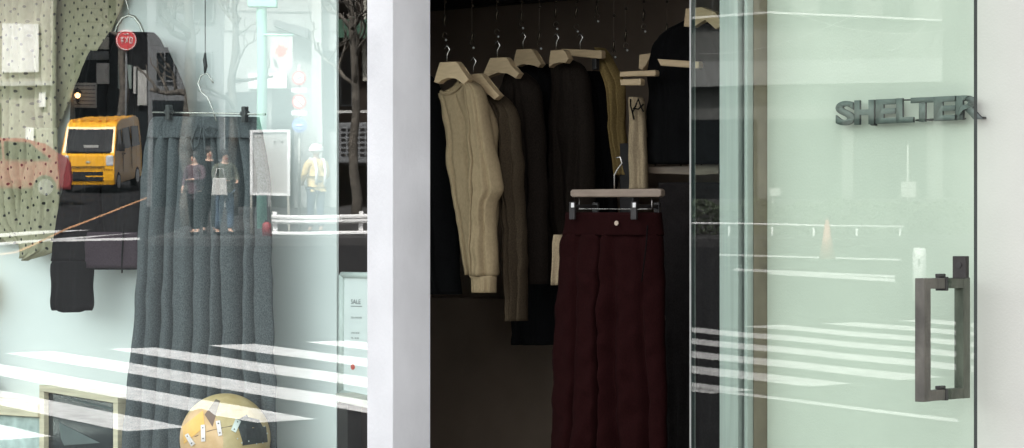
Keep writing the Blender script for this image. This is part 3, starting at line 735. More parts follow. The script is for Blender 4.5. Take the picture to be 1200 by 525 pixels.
t = garment('knit_top', 'ochre knitted top with drooping sleeve right of the flat wooden bar', 'knit top', [(56, 702, 707), (64, 702, 714), (78, 703, 722), (92, 708, 728), (104, 711, 731), (115, 713, 730), (140, 716, 729), (180, 719, 733), (205, 722, 737)], 1.36, .035, 'olive_cloth', 3, .014, 40)
t = thing('canvas_trousers', 'cream canvas trousers with a black rope drawing on the waist', 'trousers', top_loc(748, 115, 1.2))
b = NB(); drape(b, [(114, 740, 752), (118, 739, 754), (140, 740, 755), (170, 739, 757), (222, 740, 758)], 1.2, .03, 4, .008, 41, nu=30); part('leg', b, 'cream_cloth', t)
b = NB(); tube(b, [W(x, y, 1.155) for x, y in ((741, 132), (745, 124), (748, 116), (751, 125), (754, 131))], .003, 5); tube(b, [W(x, y, 1.152) for x, y in ((742, 127), (748, 128), (754, 122))], .003, 5); tube(b, [W(x, y, 1.155) for x, y in ((739, 116), (739, 124), (741, 131), (743, 140))], .003, 5); part('rope', b, 'black_cloth', t)
garment('coat', 'large black coat at the right end of the rail, half behind glass', 'coat', [(18, 820, 834), (26, 808, 846), (36, 786, 860), (48, 772, 872), (65, 766, 882), (110, 763, 890), (192, 760, 896)], 1.28, .08, 'black_cloth', 5, .016, 42)
# lower rail with steel bar
lr = thing('low_rail', 'dark steel low rail with upright posts standing inside the shop', 'clothes rail', (W(735, 0, 1.35).x, 1.35, -.1))
b = NB(); box(b, (W(728, 0, 1.35).x, 1.34, -.1), (W(744, 0, 1.35).x, 1.38, W(730, 168, 1.35).z), bevel=.003); part('post', b, 'black_steel', lr)
b = NB(); box(b, (W(890, 0, 1.35).x, 1.34, -.1), (W(905, 0, 1.35).x, 1.38, W(890, 168, 1.35).z), bevel=.003); part('post', b, 'black_steel', lr)
b = NB(); box(b, (W(744.5, 0, 1.35).x, 1.345, W(740, 177, 1.35).z), (W(889.5, 0, 1.35).x, 1.375, W(740, 168, 1.35).z), bevel=.003); part('bar', b, 'black_steel', lr)
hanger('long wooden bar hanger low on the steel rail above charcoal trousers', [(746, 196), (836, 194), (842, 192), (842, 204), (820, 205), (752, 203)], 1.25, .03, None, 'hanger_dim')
for i, px in enumerate((768, 798, 822, 838)):
    b = NB(); tube(b, [W(x, y, 1.26) for x, y in ((px, 195), (px, 176), (px - 2, 168), (px - 6, 165), (px - 9, 168))], .003, 6)
    tag(part('rail_hook', b, 'chrome'), 'bent steel hook over the low rail above the long wooden hanger', 'hook', 'hooks over the low rail')
garment('charcoal_trousers', 'charcoal wool trousers hanging from the low rail behind the maroon pair', 'trousers', [(214, 775, 862), (260, 776, 866), (400, 780, 872), (525, 784, 876), (640, 786, 880)], 1.05, .05, 'charcoal_cloth', 6, .016, 43, nu=60, pname='leg')
b = NB(); p = W(470, 348, 2.0); q = W(900, 348, 2.0); box(b, (p.x, 2.0, -.1), (q.x, 2.24, p.z), bevel=.004)
tag(part('low_counter', b, 'brown_wall'), 'long plain brown counter below the hanging clothes at the back', 'counter')
# maroon trousers on wooden clip hanger
MY = .55
t = thing('maroon_trousers', 'wide maroon trousers with one button hanging in the open doorway', 'trousers', top_loc(720, 250, MY))
b = NB(); drape(b, [(274, 662, 777), (300, 657, 778), (350, 653, 779), (420, 648, 780), (525, 642, 782), (680, 634, 785)], MY, .055, 3.2, .016, 51, nu=130, edge=2, fz=.5, ramp=.2, rib=.35, wander=.035, pleats=[(.24, .03, .05), (.47, .010, .11), (.60, .04, .05), (.84, .03, .055)]); part('leg', b, 'maroon_cloth', t)
b = NB(); drape(b, [(249, 665, 775), (262, 664, 776), (276, 661.5, 777.5)], MY, .056, 5, .005, 52, nu=90, step=3); part('waistband', b, 'maroon_cloth', t)
b = NB(); p = W(723, 261.5, MY - .066); disc(b, p, (0, -1, 0), .0075, .004); bt_ = part('button', b, 'button', t)
b = NB(); tube(b, [W(x, y, MY - .055) for x, y in ((759, 264), (757, 290), (752, 330))], .002, 5); part('pocket_seam', b, 'black_cloth', t)
hg = thing('clip_hanger', 'wooden bar hanger with steel clips holding the maroon trousers', 'hanger', top_loc(720, 221, MY))
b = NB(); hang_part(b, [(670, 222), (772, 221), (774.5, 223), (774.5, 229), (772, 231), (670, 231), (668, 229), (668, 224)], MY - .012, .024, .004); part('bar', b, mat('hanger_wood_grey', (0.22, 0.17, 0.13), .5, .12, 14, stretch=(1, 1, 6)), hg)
b = NB(); tube(b, [W(679, 231, MY), W(679, 245, MY), W(764, 245, MY), W(764, 231, MY)], .0016, 6); part('wire', b, 'chrome', hg)
for px in (687, 759):
    b = NB(); p = W(px, 245, MY); box(b, (p.x - .011, MY - .075, p.z - .034), (p.x + .011, MY - .065, p.z + .022), bevel=.002); box(b, (p.x - .011, MY + .045, p.z - .034), (p.x + .011, MY + .055, p.z + .022), bevel=.002); box(b, (p.x - .009, MY - .064, p.z + .004), (p.x + .009, MY + .044, p.z + .014)); cl = part('clip', b, 'black_steel', hg)
    b = NB(); box(b, (p.x - .004 + .004, MY - .079, p.z + .004), (p.x + .008 + .004, MY - .0755, p.z + .019), bevel=.001); part('clip_tab', b, 'alu_lt', cl)
b = NB(); tube(b, [W(x, y, MY) for x, y in ((720, 221), (720, 205), (724, 198), (729, 191), (727, 184), (722, 185))], .0025, 6); part('hook', b, 'chrome', hg)
b = NB(); drape(b, [(275, 653, 661), (285, 650.5, 664), (310, 650, 665), (334, 651, 660)], .75, .03, 3, .006, 53, nu=24); tag(part('folded_scarf', b, 'cream_cloth'), 'pale cream scarf end showing left of the maroon trousers', 'scarf')

# ------------------------------------------------------------------ the street in front of the shop (seen in the glass)
M['cream_facade'] = mat('cream_facade', (0.34, 0.325, 0.28), .85, .06, 1.2)
M['pale_facade'] = mat('pale_facade', (0.29, 0.30, 0.29), .85, .08, .8)
M['grey_facade'] = mat('grey_facade', (0.13, 0.136, 0.14), .85, .1, .9)
M['mid_facade'] = mat('mid_facade', (0.15, 0.155, 0.145), .85, .1, .7)
M['dark_facade'] = mat('dark_facade', (0.012, 0.012, 0.013), .9, .3, 1.5, spec=.1)
M['brown_facade'] = mat('brown_facade', (0.03, 0.024, 0.02), .9, .3, 1.5, spec=.1)
M['light_panel'] = mat('light_panel', (0.42, 0.42, 0.40), .7, .06, 2.0)
M['grey_green'] = mat('grey_green_panel', (0.20, 0.25, 0.23), .6, .1, 2.0)
M['pane_dark'] = mat('pane_dark', (0.012, 0.015, 0.017), .08, .2, 2.0, spec=.06)
M['groove'] = mat('groove', (0.12, 0.12, 0.12), .8, .1, 2.0)
M['van_yellow'] = mat('van_yellow', (0.88, 0.44, 0.022), .3, .03, 1.0, spec=.5)
M['car_red'] = mat('car_red', (0.30, 0.045, 0.05), .25, .05, 1.0, spec=.6)
M['rubber'] = mat('rubber', (0.015, 0.015, 0.016), .8, .2, 20)
M['rim'] = mat('rim', (0.5, 0.5, 0.5), .35, .1, 20, metal=.7)
M['lens'] = mat('lens', (0.6, 0.62, 0.64), .12, .1, 10, spec=.8)
M['mint_paint'] = mat('mint_paint', (0.40, 0.86, 0.68), .5, .06, 4)
M['white_paint'] = mat('white_paint', (0.78, 0.78, 0.77), .5, .06, 3, bump=.05)
M['red_paint'] = mat('red_paint', (0.60, 0.055, 0.06), .5, .08, 6)
M['dull_red'] = mat('dull_red', (0.28, 0.03, 0.035), .5, .1, 6)
M['blue_paint'] = mat('blue_paint', (0.16, 0.26, 0.55), .5, .08, 6)
M['bark'] = mat('bark', (0.085, 0.075, 0.062), .9, .5, 6, .5, 30)
M['skin'] = mat('skin', (0.52, 0.34, 0.25), .6, .08, 10)
M['hair'] = mat('hair', (0.015, 0.012, 0.01), .6, .2, 30)
M['orange_vest'] = mat('orange_vest', (0.62, 0.45, 0.18), .7, .1, 10)
M['navy'] = fabric('navy_cotton', (0.05, 0.07, 0.11), .2)
M['mauve'] = fabric('mauve_wool', (0.10, 0.065, 0.075), .2)
M['denim'] = fabric('denim', (0.09, 0.13, 0.18), .25)
M['khaki'] = fabric('khaki_cotton', (0.10, 0.105, 0.08), .2)
M['white_cloth'] = fabric('white_cotton', (0.48, 0.47, 0.44), .08)
M['cone'] = mat('cone_plastic', (0.55, 0.20, 0.14), .5, .08, 6)
M['amber'] = emit('amber_glow', (1.0, 0.55, 0.22), 5.0)
M['green_canvas'] = mat('green_canvas', (0.04, 0.10, 0.065), .8, .15, 4)

def fb(b, x0, y0, x1, y1, Z, d, mi=0, bev=0.0):          # box facing the mirrored camera
    P = [V(x0, y1, Z), V(x1, y1, Z)]; Q = [V(x0, y0, Z), V(x1, y0, Z)]
    o = MZ * d
    hexa(b, [P[0], P[1], P[1] + o, P[0] + o, Q[0], Q[1], Q[1] + o, Q[0] + o], mi, bev)
def building(name, label, px0, px1, top, Z, d, m):
    base = VG((px0 + px1) / 2, 285)
    o = V((px0 + px1) / 2, HY, Z)
    t = thing(name, label, 'building', (o.x, o.y, G(Z) - .3))
    b = NB(); yb_ = HY - (G(Z) - .6 - CAM.z) / Z * FP
    fb(b, px0, top, px1, yb_, Z, d); part('wall', b, m, t)
    return t
def fpart(t, name, x0, y0, x1, y1, Z, d, m, bev=0.0):
    b = NB(); fb(b, x0, y0, x1, y1, Z - d, d - .002, 0, bev); return part(name, b, m, t)
def window(t, x0, y0, x1, y1, Z, fm='light_panel'):
    b = NB(); e = 1.6
    fb(b, x0, y0, x1, y0 + e, Z - .08, .078); fb(b, x0, y1 - e, x1, y1, Z - .08, .078)
    fb(b, x0, y0 + e, x0 + e, y1 - e, Z - .08, .078); fb(b, x1 - e, y0 + e, x1, y1 - e, Z - .08, .078)
    if x1 - x0 > 18: fb(b, (x0 + x1) / 2 - .6, y0 + e, (x0 + x1) / 2 + .6, y1 - e, Z - .08, .078)
    f = part('window', b, fm, t)
    b = NB(); fb(b, x0 + e, y0 + e, x1 - e, y1 - e, Z - .03, .027); part('pane', b, 'pane_dark', f)
ZA, ZB, ZC = 80.0, 76.0, 60.0
# cream building, left
t = building('cream_building', 'cream building with white panels at the far left behind the red car', -420, 62, -260, ZB, 9, 'cream_facade')
for x in (-360, -250, -150, -60): window(t, x, 10, x + 50, 90, ZB)
fpart(t, 'panel', 2, 28, 45, 84, ZB, .15, 'white_paint'); fpart(t, 'panel', 46, 108, 54, 126, ZB, .12, 'white_paint'); fpart(t, 'panel', 30, 150, 40, 178, ZB, .12, 'white_paint')
fpart(t, 'storefront', -400, 120, 0, 215, ZB, .1, 'pane_dark'); fpart(t, 'cornice', -420, 95, 62, 100, ZB, .3, 'light_panel')
# dark corner building behind the van
t = building('dark_storefront', 'dark shop building behind the yellow van, with pale siding above', 62.3, 172, -260, ZA, 9, 'dark_facade')
b = NB()
for k in range(19): fb(b, 62.5, -245 + k * 16, 126, -245 + k * 16 + 14.6, ZA - .12, .118)
part('siding', b, 'cream_facade', t)
b = NB(); fb(b, 70, 97, 112, 126, ZA - .2, .198, 0, .01); sgn = part('signboard', b, 'light_panel', t)
b = NB()
for k in range(6): fb(b, 71, 100 + k * 4.4, 111, 101 + k * 4.4, ZA - .215, .014)
part('slat', b, 'groove', sgn)
fpart(t, 'panel', 112.5, 74, 126, 98, ZA, .15, 'light_panel'); fpart(t, 'panel', 137, 76, 153, 104, ZA, .12, 'grey_green'); fpart(t, 'panel', 155, 78, 158, 110, ZA, .2, 'light_panel')
fpart(t, 'panel', 160, 82, 171, 124, ZA, .15, 'light_panel'); fpart(t, 'band', 62.5, 60, 126, 70, ZA, .1, 'grey_facade'); fpart(t, 'storefront', 115, 132, 171, 215, ZA, .1, 'pane_dark')
fpart(t, 'shutter', 66, 62.5, 82, 95, ZA, .14, 'grey_facade')
# grey building
t = building('grey_building', 'plain grey building between dark storefront and the pale concrete building', 172.4, 262, -260, 62, 9, 'grey_facade')
for y in (-60, -10, 60): window(t, 182, y, 206, y + 36, 62, 'grey_facade'); window(t, 226, y, 250, y + 36, 62, 'grey_facade')
fpart(t, 'storefront', 178, 118, 255, 250, 62, .1, 'pane_dark')
# pale concrete building
t = building('pale_building', 'pale concrete building with dark awning behind the mint lamp post', 262.3, 394, -260, ZC, 9, 'pale_facade')
for i, y in enumerate((-80, -42, -5, 13, 36)): fpart(t, 'joint', 262.5, y, 393.8, y + 1.4, ZC, .02, 'groove')
fpart(t, 'pilaster', 366, -200, 377, 250, ZC, .4, 'light_panel')
b = NB(); prism(b, [V(x, y, ZC - .002) for x, y in ((322, 24), (363, 35), (363, 47), (322, 32))], MZ * -.5); part('awning', b, 'grey_facade', t)
fpart(t, 'signboard', 290, 86, 336, 104, ZC, .25, 'white_paint')
fpart(t, 'doorway', 318, 105, 344, 250, ZC, .06, 'dark_facade'); fpart(t, 'storefront', 264, 108, 312, 250, ZC, .07, 'pane_dark')
fpart(t, 'window', 379, 60, 391, 150, ZC, .07, 'pane_dark')
# dark brown building with slotted balcony
t = building('brown_building', 'dark brown building with a grey slotted balcony above the white guard rail', 394.3, 560, -260, ZC + 1, 9, 'brown_facade')
fpart(t, 'awning', 395, 22, 470, 44, ZC + 1, .9, 'green_canvas'); fpart(t, 'panel', 424, -40, 429, 95, ZC + 1, .2, 'cream_facade')
b = NB(); fb(b, 396, 143, 470, 191, ZC - 1.2, 2.15, 0, .03); bl = part('balcony', b, 'grey_facade', t)
b = NB()
for r_ in range(6):
    for c_ in range(9): fb(b, 399 + c_ * 7.6, 150 + r_ * 6, 404.5 + c_ * 7.6, 153 + r_ * 6, ZC - 1.21, .009)
part('slot', b, 'dark_facade', bl)
fpart(t, 'handrail', 394.5, 129, 472, 132, ZC - 1.1, .1, 'light_panel'); window(t, 398, 62, 412, 124, ZC + 1, 'grey_facade'); window(t, 440, 62, 470, 124, ZC + 1, 'grey_facade')
fpart(t, 'storefront', 398, 196, 540, 262, ZC + 1, .06, 'pane_dark')
# long concrete building
ZE = 63
t = building('long_concrete_building', 'long grey concrete building with one pale horizontal band', 560.3, 1106, -260, ZE, 9, 'mid_facade')
b = NB(); prism(b, [V(x, y, ZE - .4) for x, y in ((640, 75), (1105, 67), (1105, 96), (640, 104))], MZ * .398); part('band', b, 'pale_facade', t)
for k in range(7): window(t, 600 + k * 72, -30, 640 + k * 72, 30, ZE, 'grey_facade')
b = NB(); prism(b, [V(x, y, ZE - .25) for x, y in ((640, 36), (900, 12), (1105, 22), (1105, 24), (900, 14.5), (640, 38.5))], MZ * .248); part('cable_trunk', b, 'white_paint', t)
for k in range(5): fpart(t, 'storefront', 600 + k * 100, 140, 686 + k * 100, 250, ZE, .06, 'pane_dark')
t = building('set_back_building', 'grey green building set back at the right end of the street', 1106.3, 1500, -260, 66, 9, 'mid_facade')
for k in range(4): window(t, 1120 + k * 72, -20, 1160 + k * 72, 60, 66, 'grey_facade')

# ---- vehicles
def vehicle_root(name, label, cat, px, py, Z, theta, pitch, mirror_left=False):
    u = (px - 600) / FP
    r = (FW + u * RT).normalized(); R_ = Vector((r.y, -r.x, 0))
    n = -math.cos(theta) * r - math.sin(theta) * R_
    n = Vector((n.x, -n.y, 0))
    p = V(px, py, Z)
    return thing(name, label, cat, p, None, (pitch, 0, math.atan2(n.x, -n.y)))
def arch_profile(pts): return pts
def wheel(t, x, y, r, wdt):
    b = NB(); tube(b, [(x - wdt / 2, y, r), (x - wdt / 2 + .03, y, r), (x + wdt / 2 - .03, y, r), (x + wdt / 2, y, r)], [r * .93, r, r, r * .93], 28)
    wh = part('wheel', b, 'rubber', t, local=True)
    b = NB()
    sx = x + (wdt / 2 - .01) * (1 if x > 0 else -1)
    tube(b, [(sx - .02, y, r), (sx + .02, y, r)], [r * .66, r * .62], 20); part('rim', b, 'rim', wh, local=True)
def xprism(b, yz, x0, x1, bev=0.0, mi=0): prism(b, [(x0, y, z) for y, z in yz], (x1 - x0, 0, 0), mi, bev)
PITCH = math.radians(5.5)
van = vehicle_root('yellow_van', 'yellow boxy van facing the shop on the sloping side street', 'van', 120, 220.5, 69.4, math.radians(13), PITCH)
HWD = .735
b = NB()
prof = [(-1.62, .22), (-1.66, .34), (-1.66, .72), (-1.63, .98), (-1.52, 1.06), (-1.10, 1.72), (-.96, 1.82), (-.6, 1.88), (1.2, 1.89), (1.52, 1.84), (1.62, 1.70), (1.66, .9), (1.66, .3), (1.6, .22),
        (1.40, .22), (1.36, .44), (1.2, .55), (1.0, .55), (.84, .44), (.80, .22), (-.86, .22), (-.90, .44), (-1.06, .55), (-1.26, .55), (-1.42, .44), (-1.46, .22)]
xprism(b, prof, -HWD, HWD, .035)
for v in b.verts:                   # body sides lean in above the waist
    if v.co.z > .95: v.co.x *= 1 - .10 * (v.co.z - .95)
part('body', b, 'van_yellow', van, local=True, smooth=False)
def lean(x, z): return x * (1 - .10 * max(0, z - .95))
b = NB()
d_ = Vector((0, -.66, .42)).normalized() * .012
ws = [(-.63, -1.50, 1.075), (.63, -1.50, 1.075), (.60, -1.135, 1.66), (-.60, -1.135, 1.66)]
prism(b, [Vector(p) + Vector((0, -.028, .012)) for p in ws], (0, .06, -.03), 0, .01); wsd = part('windshield', b, 'pane_dark', van, local=True)
b = NB(); box(b, (-.6, -1.56, 1.064), (.6, -1.50, 1.078)); part('cowl', b, 'rubber', wsd, local=True)
b = NB(); box(b, (-.25, -1.47, 1.2), (.15, -1.40, 1.27)); part('dash_paper', b, 'light_panel', wsd, local=True)
for sx in (-1, 1):
    for yz in ([(-1.27, 1.10), (-.98, 1.62), (-.62, 1.64), (-.62, 1.10)], [(-.50, 1.10), (-.50, 1.64), (.42, 1.64), (.42, 1.10)], [(.55, 1.10), (.55, 1.64), (1.38, 1.62), (1.46, 1.10)]):
        b = NB(); pts = [(sx * (lean(HWD, z) + .004), y, z) for y, z in yz]; prism(b, pts, (-sx * .02, 0, 0)); part('side_window', b, 'pane_dark', van, local=True)
    b = NB(); box(b, (sx * .50, -1.675, .72), (sx * .715, -1.60, 1.0), bevel=.03); part('headlight', b, 'lens', van, local=True)
    b = NB(); box(b, (sx * .75, -1.24, 1.08), (sx * .92, -1.16, 1.30), bevel=.03); part('mirror', b, 'rubber', van, local=True)
    for y in (-1.16, 1.10): wheel(van, sx * .66, y, .275, .15)
    b = NB(); box(b, (sx * (HWD + .002), -.56, .5), (sx * (HWD - .01), -.545, 1.62)); part('door_seam', b, 'rubber', van, local=True); b = NB(); box(b, (sx * (HWD + .002), .48, .5), (sx * (HWD - .01), .495, 1.62)); part('door_seam', b, 'rubber', van, local=True)
    b = NB(); box(b, (sx * (HWD + .012), -.72, .96), (sx * HWD, -.6, .99)); part('door_handle', b, 'rubber', van, local=True); b = NB(); box(b, (sx * (HWD + .012), -.44, .96), (sx * HWD, -.32, .99)); part('door_handle', b, 'rubber', van, local=True)
b = NB()
for z0, z1, xx in ((.66, .685, .48), (.70, .715, .48), (.47, .57, .42), (.32, .43, .42)): box(b, (-xx, -1.668, z0), (xx, -1.64, z1), bevel=.006)
part('grille', b, 'rubber', van, local=True)
b = NB(); box(b, (-.70, -1.664, .612), (.70, -1.64, .622)); part('bumper_seam', b, 'rubber', van, local=True)
for xx in (-.3, .22):
    b = NB(); tube(b, [(xx, -1.53, 1.09), (xx + .36, -1.50, 1.13)], .009, 6); part('wiper', b, 'rubber', van, local=True)
b = NB(); box(b, (-.06, -1.672, .80), (.06, -1.65, .85), bevel=.01); part('badge', b, 'rim', van, local=True)
b = NB(); box(b, (.08, -1.684, .36), (.46, -1.669, .52), bevel=.004); part('number_plate', b, 'rubber', van, local=True)
b = NB()
for k in range(6): box(b, (-.6 + k * .22, -.85, 1.872), (-.52 + k * .22, 1.3, 1.900), bevel=.008)
part('roof_rib', b, 'van_yellow', van, local=True)

car = vehicle_root('red_car', 'dark red hatchback seen side on left of the yellow van', 'car', -22, 234, 62.0, math.radians(70), math.radians(0))
b = NB()
prof = [(-2.0, .25), (-2.05, .45), (-1.98, .70), (-1.75, .82), (-1.05, .93), (-.45, 1.38), (-.1, 1.46), (.8, 1.47), (1.4, 1.36), (1.85, 1.0), (2.0, .92), (2.03, .5), (1.98, .25),
        (1.62, .25), (1.57, .5), (1.4, .62), (1.2, .62), (1.03, .5), (.98, .25), (-.98, .25), (-1.03, .5), (-1.2, .62), (-1.4, .62), (-1.57, .5), (-1.62, .25)]
xprism(b, prof, -.82, .82, .06)
for v in b.verts:
    if v.co.z > .85: v.co.x *= 1 - .26 * (v.co.z - .85)
part('body', b, 'car_red', car, local=True)
lean2 = lambda x, z: x * (1 - .26 * max(0, z - .85))
for sx in (-1, 1):
    for yz in ([(-.85, .97), (-.36, 1.36), (.25, 1.39), (.25, .97)], [(.32, .97), (.32, 1.39), (.95, 1.37), (1.45, .99)]):
        b = NB(); prism(b, [(sx * (lean2(.82, z) + .006), y, z) for y, z in yz], (-sx * .02, 0, 0)); part('side_window', b, 'pane_dark', car, local=True)
    for y in (-1.3, 1.3): wheel(car, sx * .74, y, .31, .18)
    b = NB(); box(b, (sx * .45, -2.03, .58), (sx * .78, -1.86, .74), bevel=.03); part('headlight', b, 'lens', car, local=True)
    b = NB(); box(b, (sx * .84, -.82, .95), (sx * 1.0, -.72, 1.08), bevel=.03); part('mirror', b, 'car_red', car, local=True)
b = NB(); prism(b, [(-.66, -1.0, .965), (.66, -1.0, .965), (.58, -.50, 1.36), (-.58, -.50, 1.36)], (0, -.012, .012)); part('windshield', b, 'pane_dark', car, local=True)

# ---- street furniture
def post(b, px, yt, yb_, Z, r): tube(b, [V(px, yb_, Z), V(px, yt, Z)], r, 12)
def gy(Z): return HY - (G(Z) - CAM.z) / Z * FP
def sthing(name, label, cat, px, Z, group=None):
    p = V(px, HY, Z); p.z = G(Z); return thing(name, label, cat, p, group)
# guard rail
ZG = 50.0
t = sthing('guard_rail', 'white steel guard rail along the kerb in front of the worker', 'guard rail', 420, ZG)
for y0, y1 in ((251.5, 262), (271, 281)):
    b = NB(); h = (y1 - y0)
    prof = [(0, 0), (-.07, .18), (-.07, .38), (-.01, .5), (-.07, .62), (-.07, .82), (0, 1)]
    A_, B_ = 318, 700
    pts = []
    for d_, k_ in prof: pts.append((d_, y1 - h * k_))
    ring0 = [V(A_, y, ZG) + MZ * d_ for d_, y in pts] + [V(A_, y, ZG) + MZ * (d_ + .02) for d_, y in pts[::-1]]
    prism(b, ring0, V(B_, y0, ZG) - V(A_, y0, ZG)); part('beam', b, 'white_paint', t)
for x in (319, 421, 523, 625):
    b = NB(); fb(b, x, 248, x + 5, gy(ZG) + 2, ZG + .03, .1); part('post', b, 'white_paint', t)
t = sthing('pipe_fence', 'low white pipe fence along the far kerb beside the traffic cone', 'fence', 930, 50)
b = NB(); tube(b, [V(700.5, 259, 50), V(1058, 266, 50)], .022, 8); part('rail', b, 'white_paint', t)
b = NB(); tube(b, [V(700.5, 275, 50), V(1058, 282, 50)], .018, 8); part('rail', b, 'white_paint', t)
for k in range(8):
    b = NB(); x = 704 + k * 50; tube(b, [V(x, gy(50) + 3, 50.03), V(x, 259 + k, 50.03)], .022, 8); part('post', b, 'white_paint', t)
# mint lamp post
t = sthing('lamp_post', 'mint green street lamp post with a crossbar near top', 'lamp post', 306, 53)
b = NB(); post(b, 306.5, -400, gy(53), 53, .11); part('pole', b, 'mint_paint', t)
b = NB(); fb(b, 290, -2, 324, 8, 52.85, .3, 0, .02); part('crossbar', b, 'mint_paint', t)
b = NB(); tube(b, [V(306.5, -400, 53), V(306.5, -430, 52.6), V(306.5, -440, 51.5)], .07, 10); part('arm', b, 'mint_paint', t)
b = NB(); ball(b, V(306.5, -436, 51.2), .22, 16, 10, (1, 1.4, .6)); part('lamp_head', b, 'light_panel', t, True)
# banner
t = sthing('street_banner', 'white pointed street banner with a red splash hung beside the mint post', 'banner', 330, 52.9)
b = NB(); prism(b, [V(x, y, 52.9) for x, y in ((316, 42), (343, 42), (343, 79), (329, 88), (316, 79))], MZ * .02); part('cloth', b, 'white_cloth', t)
b = NB(); rr = random.Random(4); prism(b, [V(329 + (8.5 if k % 2 else 6) * math.cos(k * math.pi / 8) * rr.uniform(.85, 1.1), 60 + (8 if k % 2 else 5.6) * math.sin(k * math.pi / 8), 52.893) for k in range(16)], MZ * .006); part('emblem', b, 'ink_red', t)
b = NB(); tube(b, [V(308, 41, 52.9), V(344, 41, 52.9)], .02, 8); part('bracket', b, 'mint_paint', t)
b = NB(); prism(b, [V(x, y, 52.893) for x, y in ((318, 66), (324, 72), (326, 80), (321, 78))], MZ * .006); part('brush_mark', b, 'groove', t)
# pole of round signs
t = sthing('traffic_sign_pole', 'three round traffic signs one above another on a slim pole', 'traffic sign', 351, 51.5)
b = NB(); post(b, 351, 76, gy(51.5), 51.6, .03); part('pole', b, 'light_panel', t)
for y, bm_ in ((92, 'red_paint'), (120, 'red_paint'), (147, 'blue_paint')):
    n_ = -MZ
    b = NB(); disc(b, V(351, y, 51.5), n_, .145, .02); sgp = part('sign_disc', b, bm_, t)
    b = NB(); disc(b, V(351, y, 51.475), n_, .105, .006); part('sign_face', b, 'white_paint' if bm_ == 'red_paint' else 'blue_paint', sgp)
    b = NB(); p = V(351, y, 51.465)
    if y == 92: tube(b, [p - MX * .05 - UP * .03, p + MX * .05 + UP * .03], .012, 6); part('symbol', b, 'blue_paint', sgp)
    elif y == 120: tube(b, [p - MX * .07 + UP * .07, p + MX * .07 - UP * .07], .013, 6); part('symbol', b, 'red_paint', sgp)
    else: tube(b, [p - MX * .07, p + MX * .07], .013, 6); part('symbol', b, 'white_paint', sgp)
for y in (106.5, 133):
    b = NB(); fb(b, 342, y - 2.5, 360, y + 2.5, 51.48, .02); part('plate', b, 'white_paint', t)
# barrier board
t = sthing('barrier_board', 'white framed barrier board on legs behind the guard rail', 'barrier', 317, 51)
b = NB(); fb(b, 296, 155, 337, 226, 51, .04); part('board', b, 'light_panel', t)
b = NB()
for q in ((292.5, 152, 340.5, 155), (292.5, 226, 340.5, 229)): fb(b, *q, 50.97, .1)
for q in ((292.5, 155, 296, 226), (337, 155, 340.5, 226)): fb(b, *q, 50.97, .1)
part('frame', b, 'white_paint', t)
for x in (294, 338):
    b = NB(); fb(b, x - 1.3, 229, x + 1.3, gy(51), 50.98, .06); part('leg', b, 'cream_facade', t)
b = NB()
for x in (322, 331):
    b = NB(); disc(b, V(x, 166, 50.995), -MZ, .02, .008, 12); part('bolt', b, 'rubber', t)
t = sthing('red_canister', 'small red canister standing on the kerb by the guard rail end', 'canister', 312, 49.4)
b = NB(); p = V(312, HY, 49.4); g0 = G(49.4) + .14; tube(b, [(p.x, p.y, g0), (p.x, p.y, g0 + .22), (p.x, p.y, g0 + .27)], [.09, .09, .04], 16); part('body', b, 'dull_red', t)
b = NB(); tube(b, [(p.x, p.y, g0 + .271), (p.x, p.y, g0 + .31)], .03, 12); part('cap', b, 'rubber', t)
# round red street sign
t = sthing('round_sign', 'red round street sign with white strokes high above the yellow van', 'sign', 147, 73.5)
b = NB(); post(b, 147, 56, gy(73.5), 73.58, .03); part('pole', b, 'grey_facade', t)
b = NB(); disc(b, V(147, 47, 73.5), -MZ, .30, .03); part('disc', b, 'red_paint', t)
b = NB()
for (xa, ya), (xb_, yb_) in (((139.5, 44.5), (144.5, 44.5)), ((142, 43), (142, 51)), ((140, 48), (144, 48)), ((146, 43.5), (149, 49)), ((149.5, 43), (146, 50.5)), ((150.5, 44), (154, 44)), ((151.5, 43), (151, 50.5)), ((154, 44), (153.6, 50.5)), ((151, 50.3), (154, 50.3)), ((144, 40), (150, 40))):
    tube(b, [V(xa, ya, 73.46), V(xb_, yb_, 73.46)], .012, 5)
part('strokes', b, 'white_paint', t)
b = NB(); pr = [V(147 + 11.2 * math.cos(k * math.pi / 16), 47 + 11.2 * math.sin(k * math.pi / 16), 73.465) for k in range(33)]; tube(b, pr, .012, 5, cap=False); part('rim', b, 'white_paint', t)
# lanterns
for px, lab in ((77, 'left lit lantern of the pair on the dark storefront'), (92, 'right lit lantern of the pair on the dark storefront')):
    p = V(px, 112, ZA - .6); t = thing('wall_lantern', lab, 'lantern', p)
    b = NB(); ball(b, p, .085, 14, 10); part('globe', b, 'amber', t, True)
    b = NB(); tube(b, [p + UP * .09, p + UP * .15, p + UP * .24], [.13, .10, .02], 12); part('cap', b, 'rubber', t)
    b = NB(); tube(b, [p - UP * .25, p - UP * .17, p - UP * .085], [.02, .05, .06], 12); tube(b, [p - UP * .22, p - UP * .26 + MZ * .3, p - UP * .2 + MZ * .59], .015, 6); part('bracket', b, 'rubber', t)
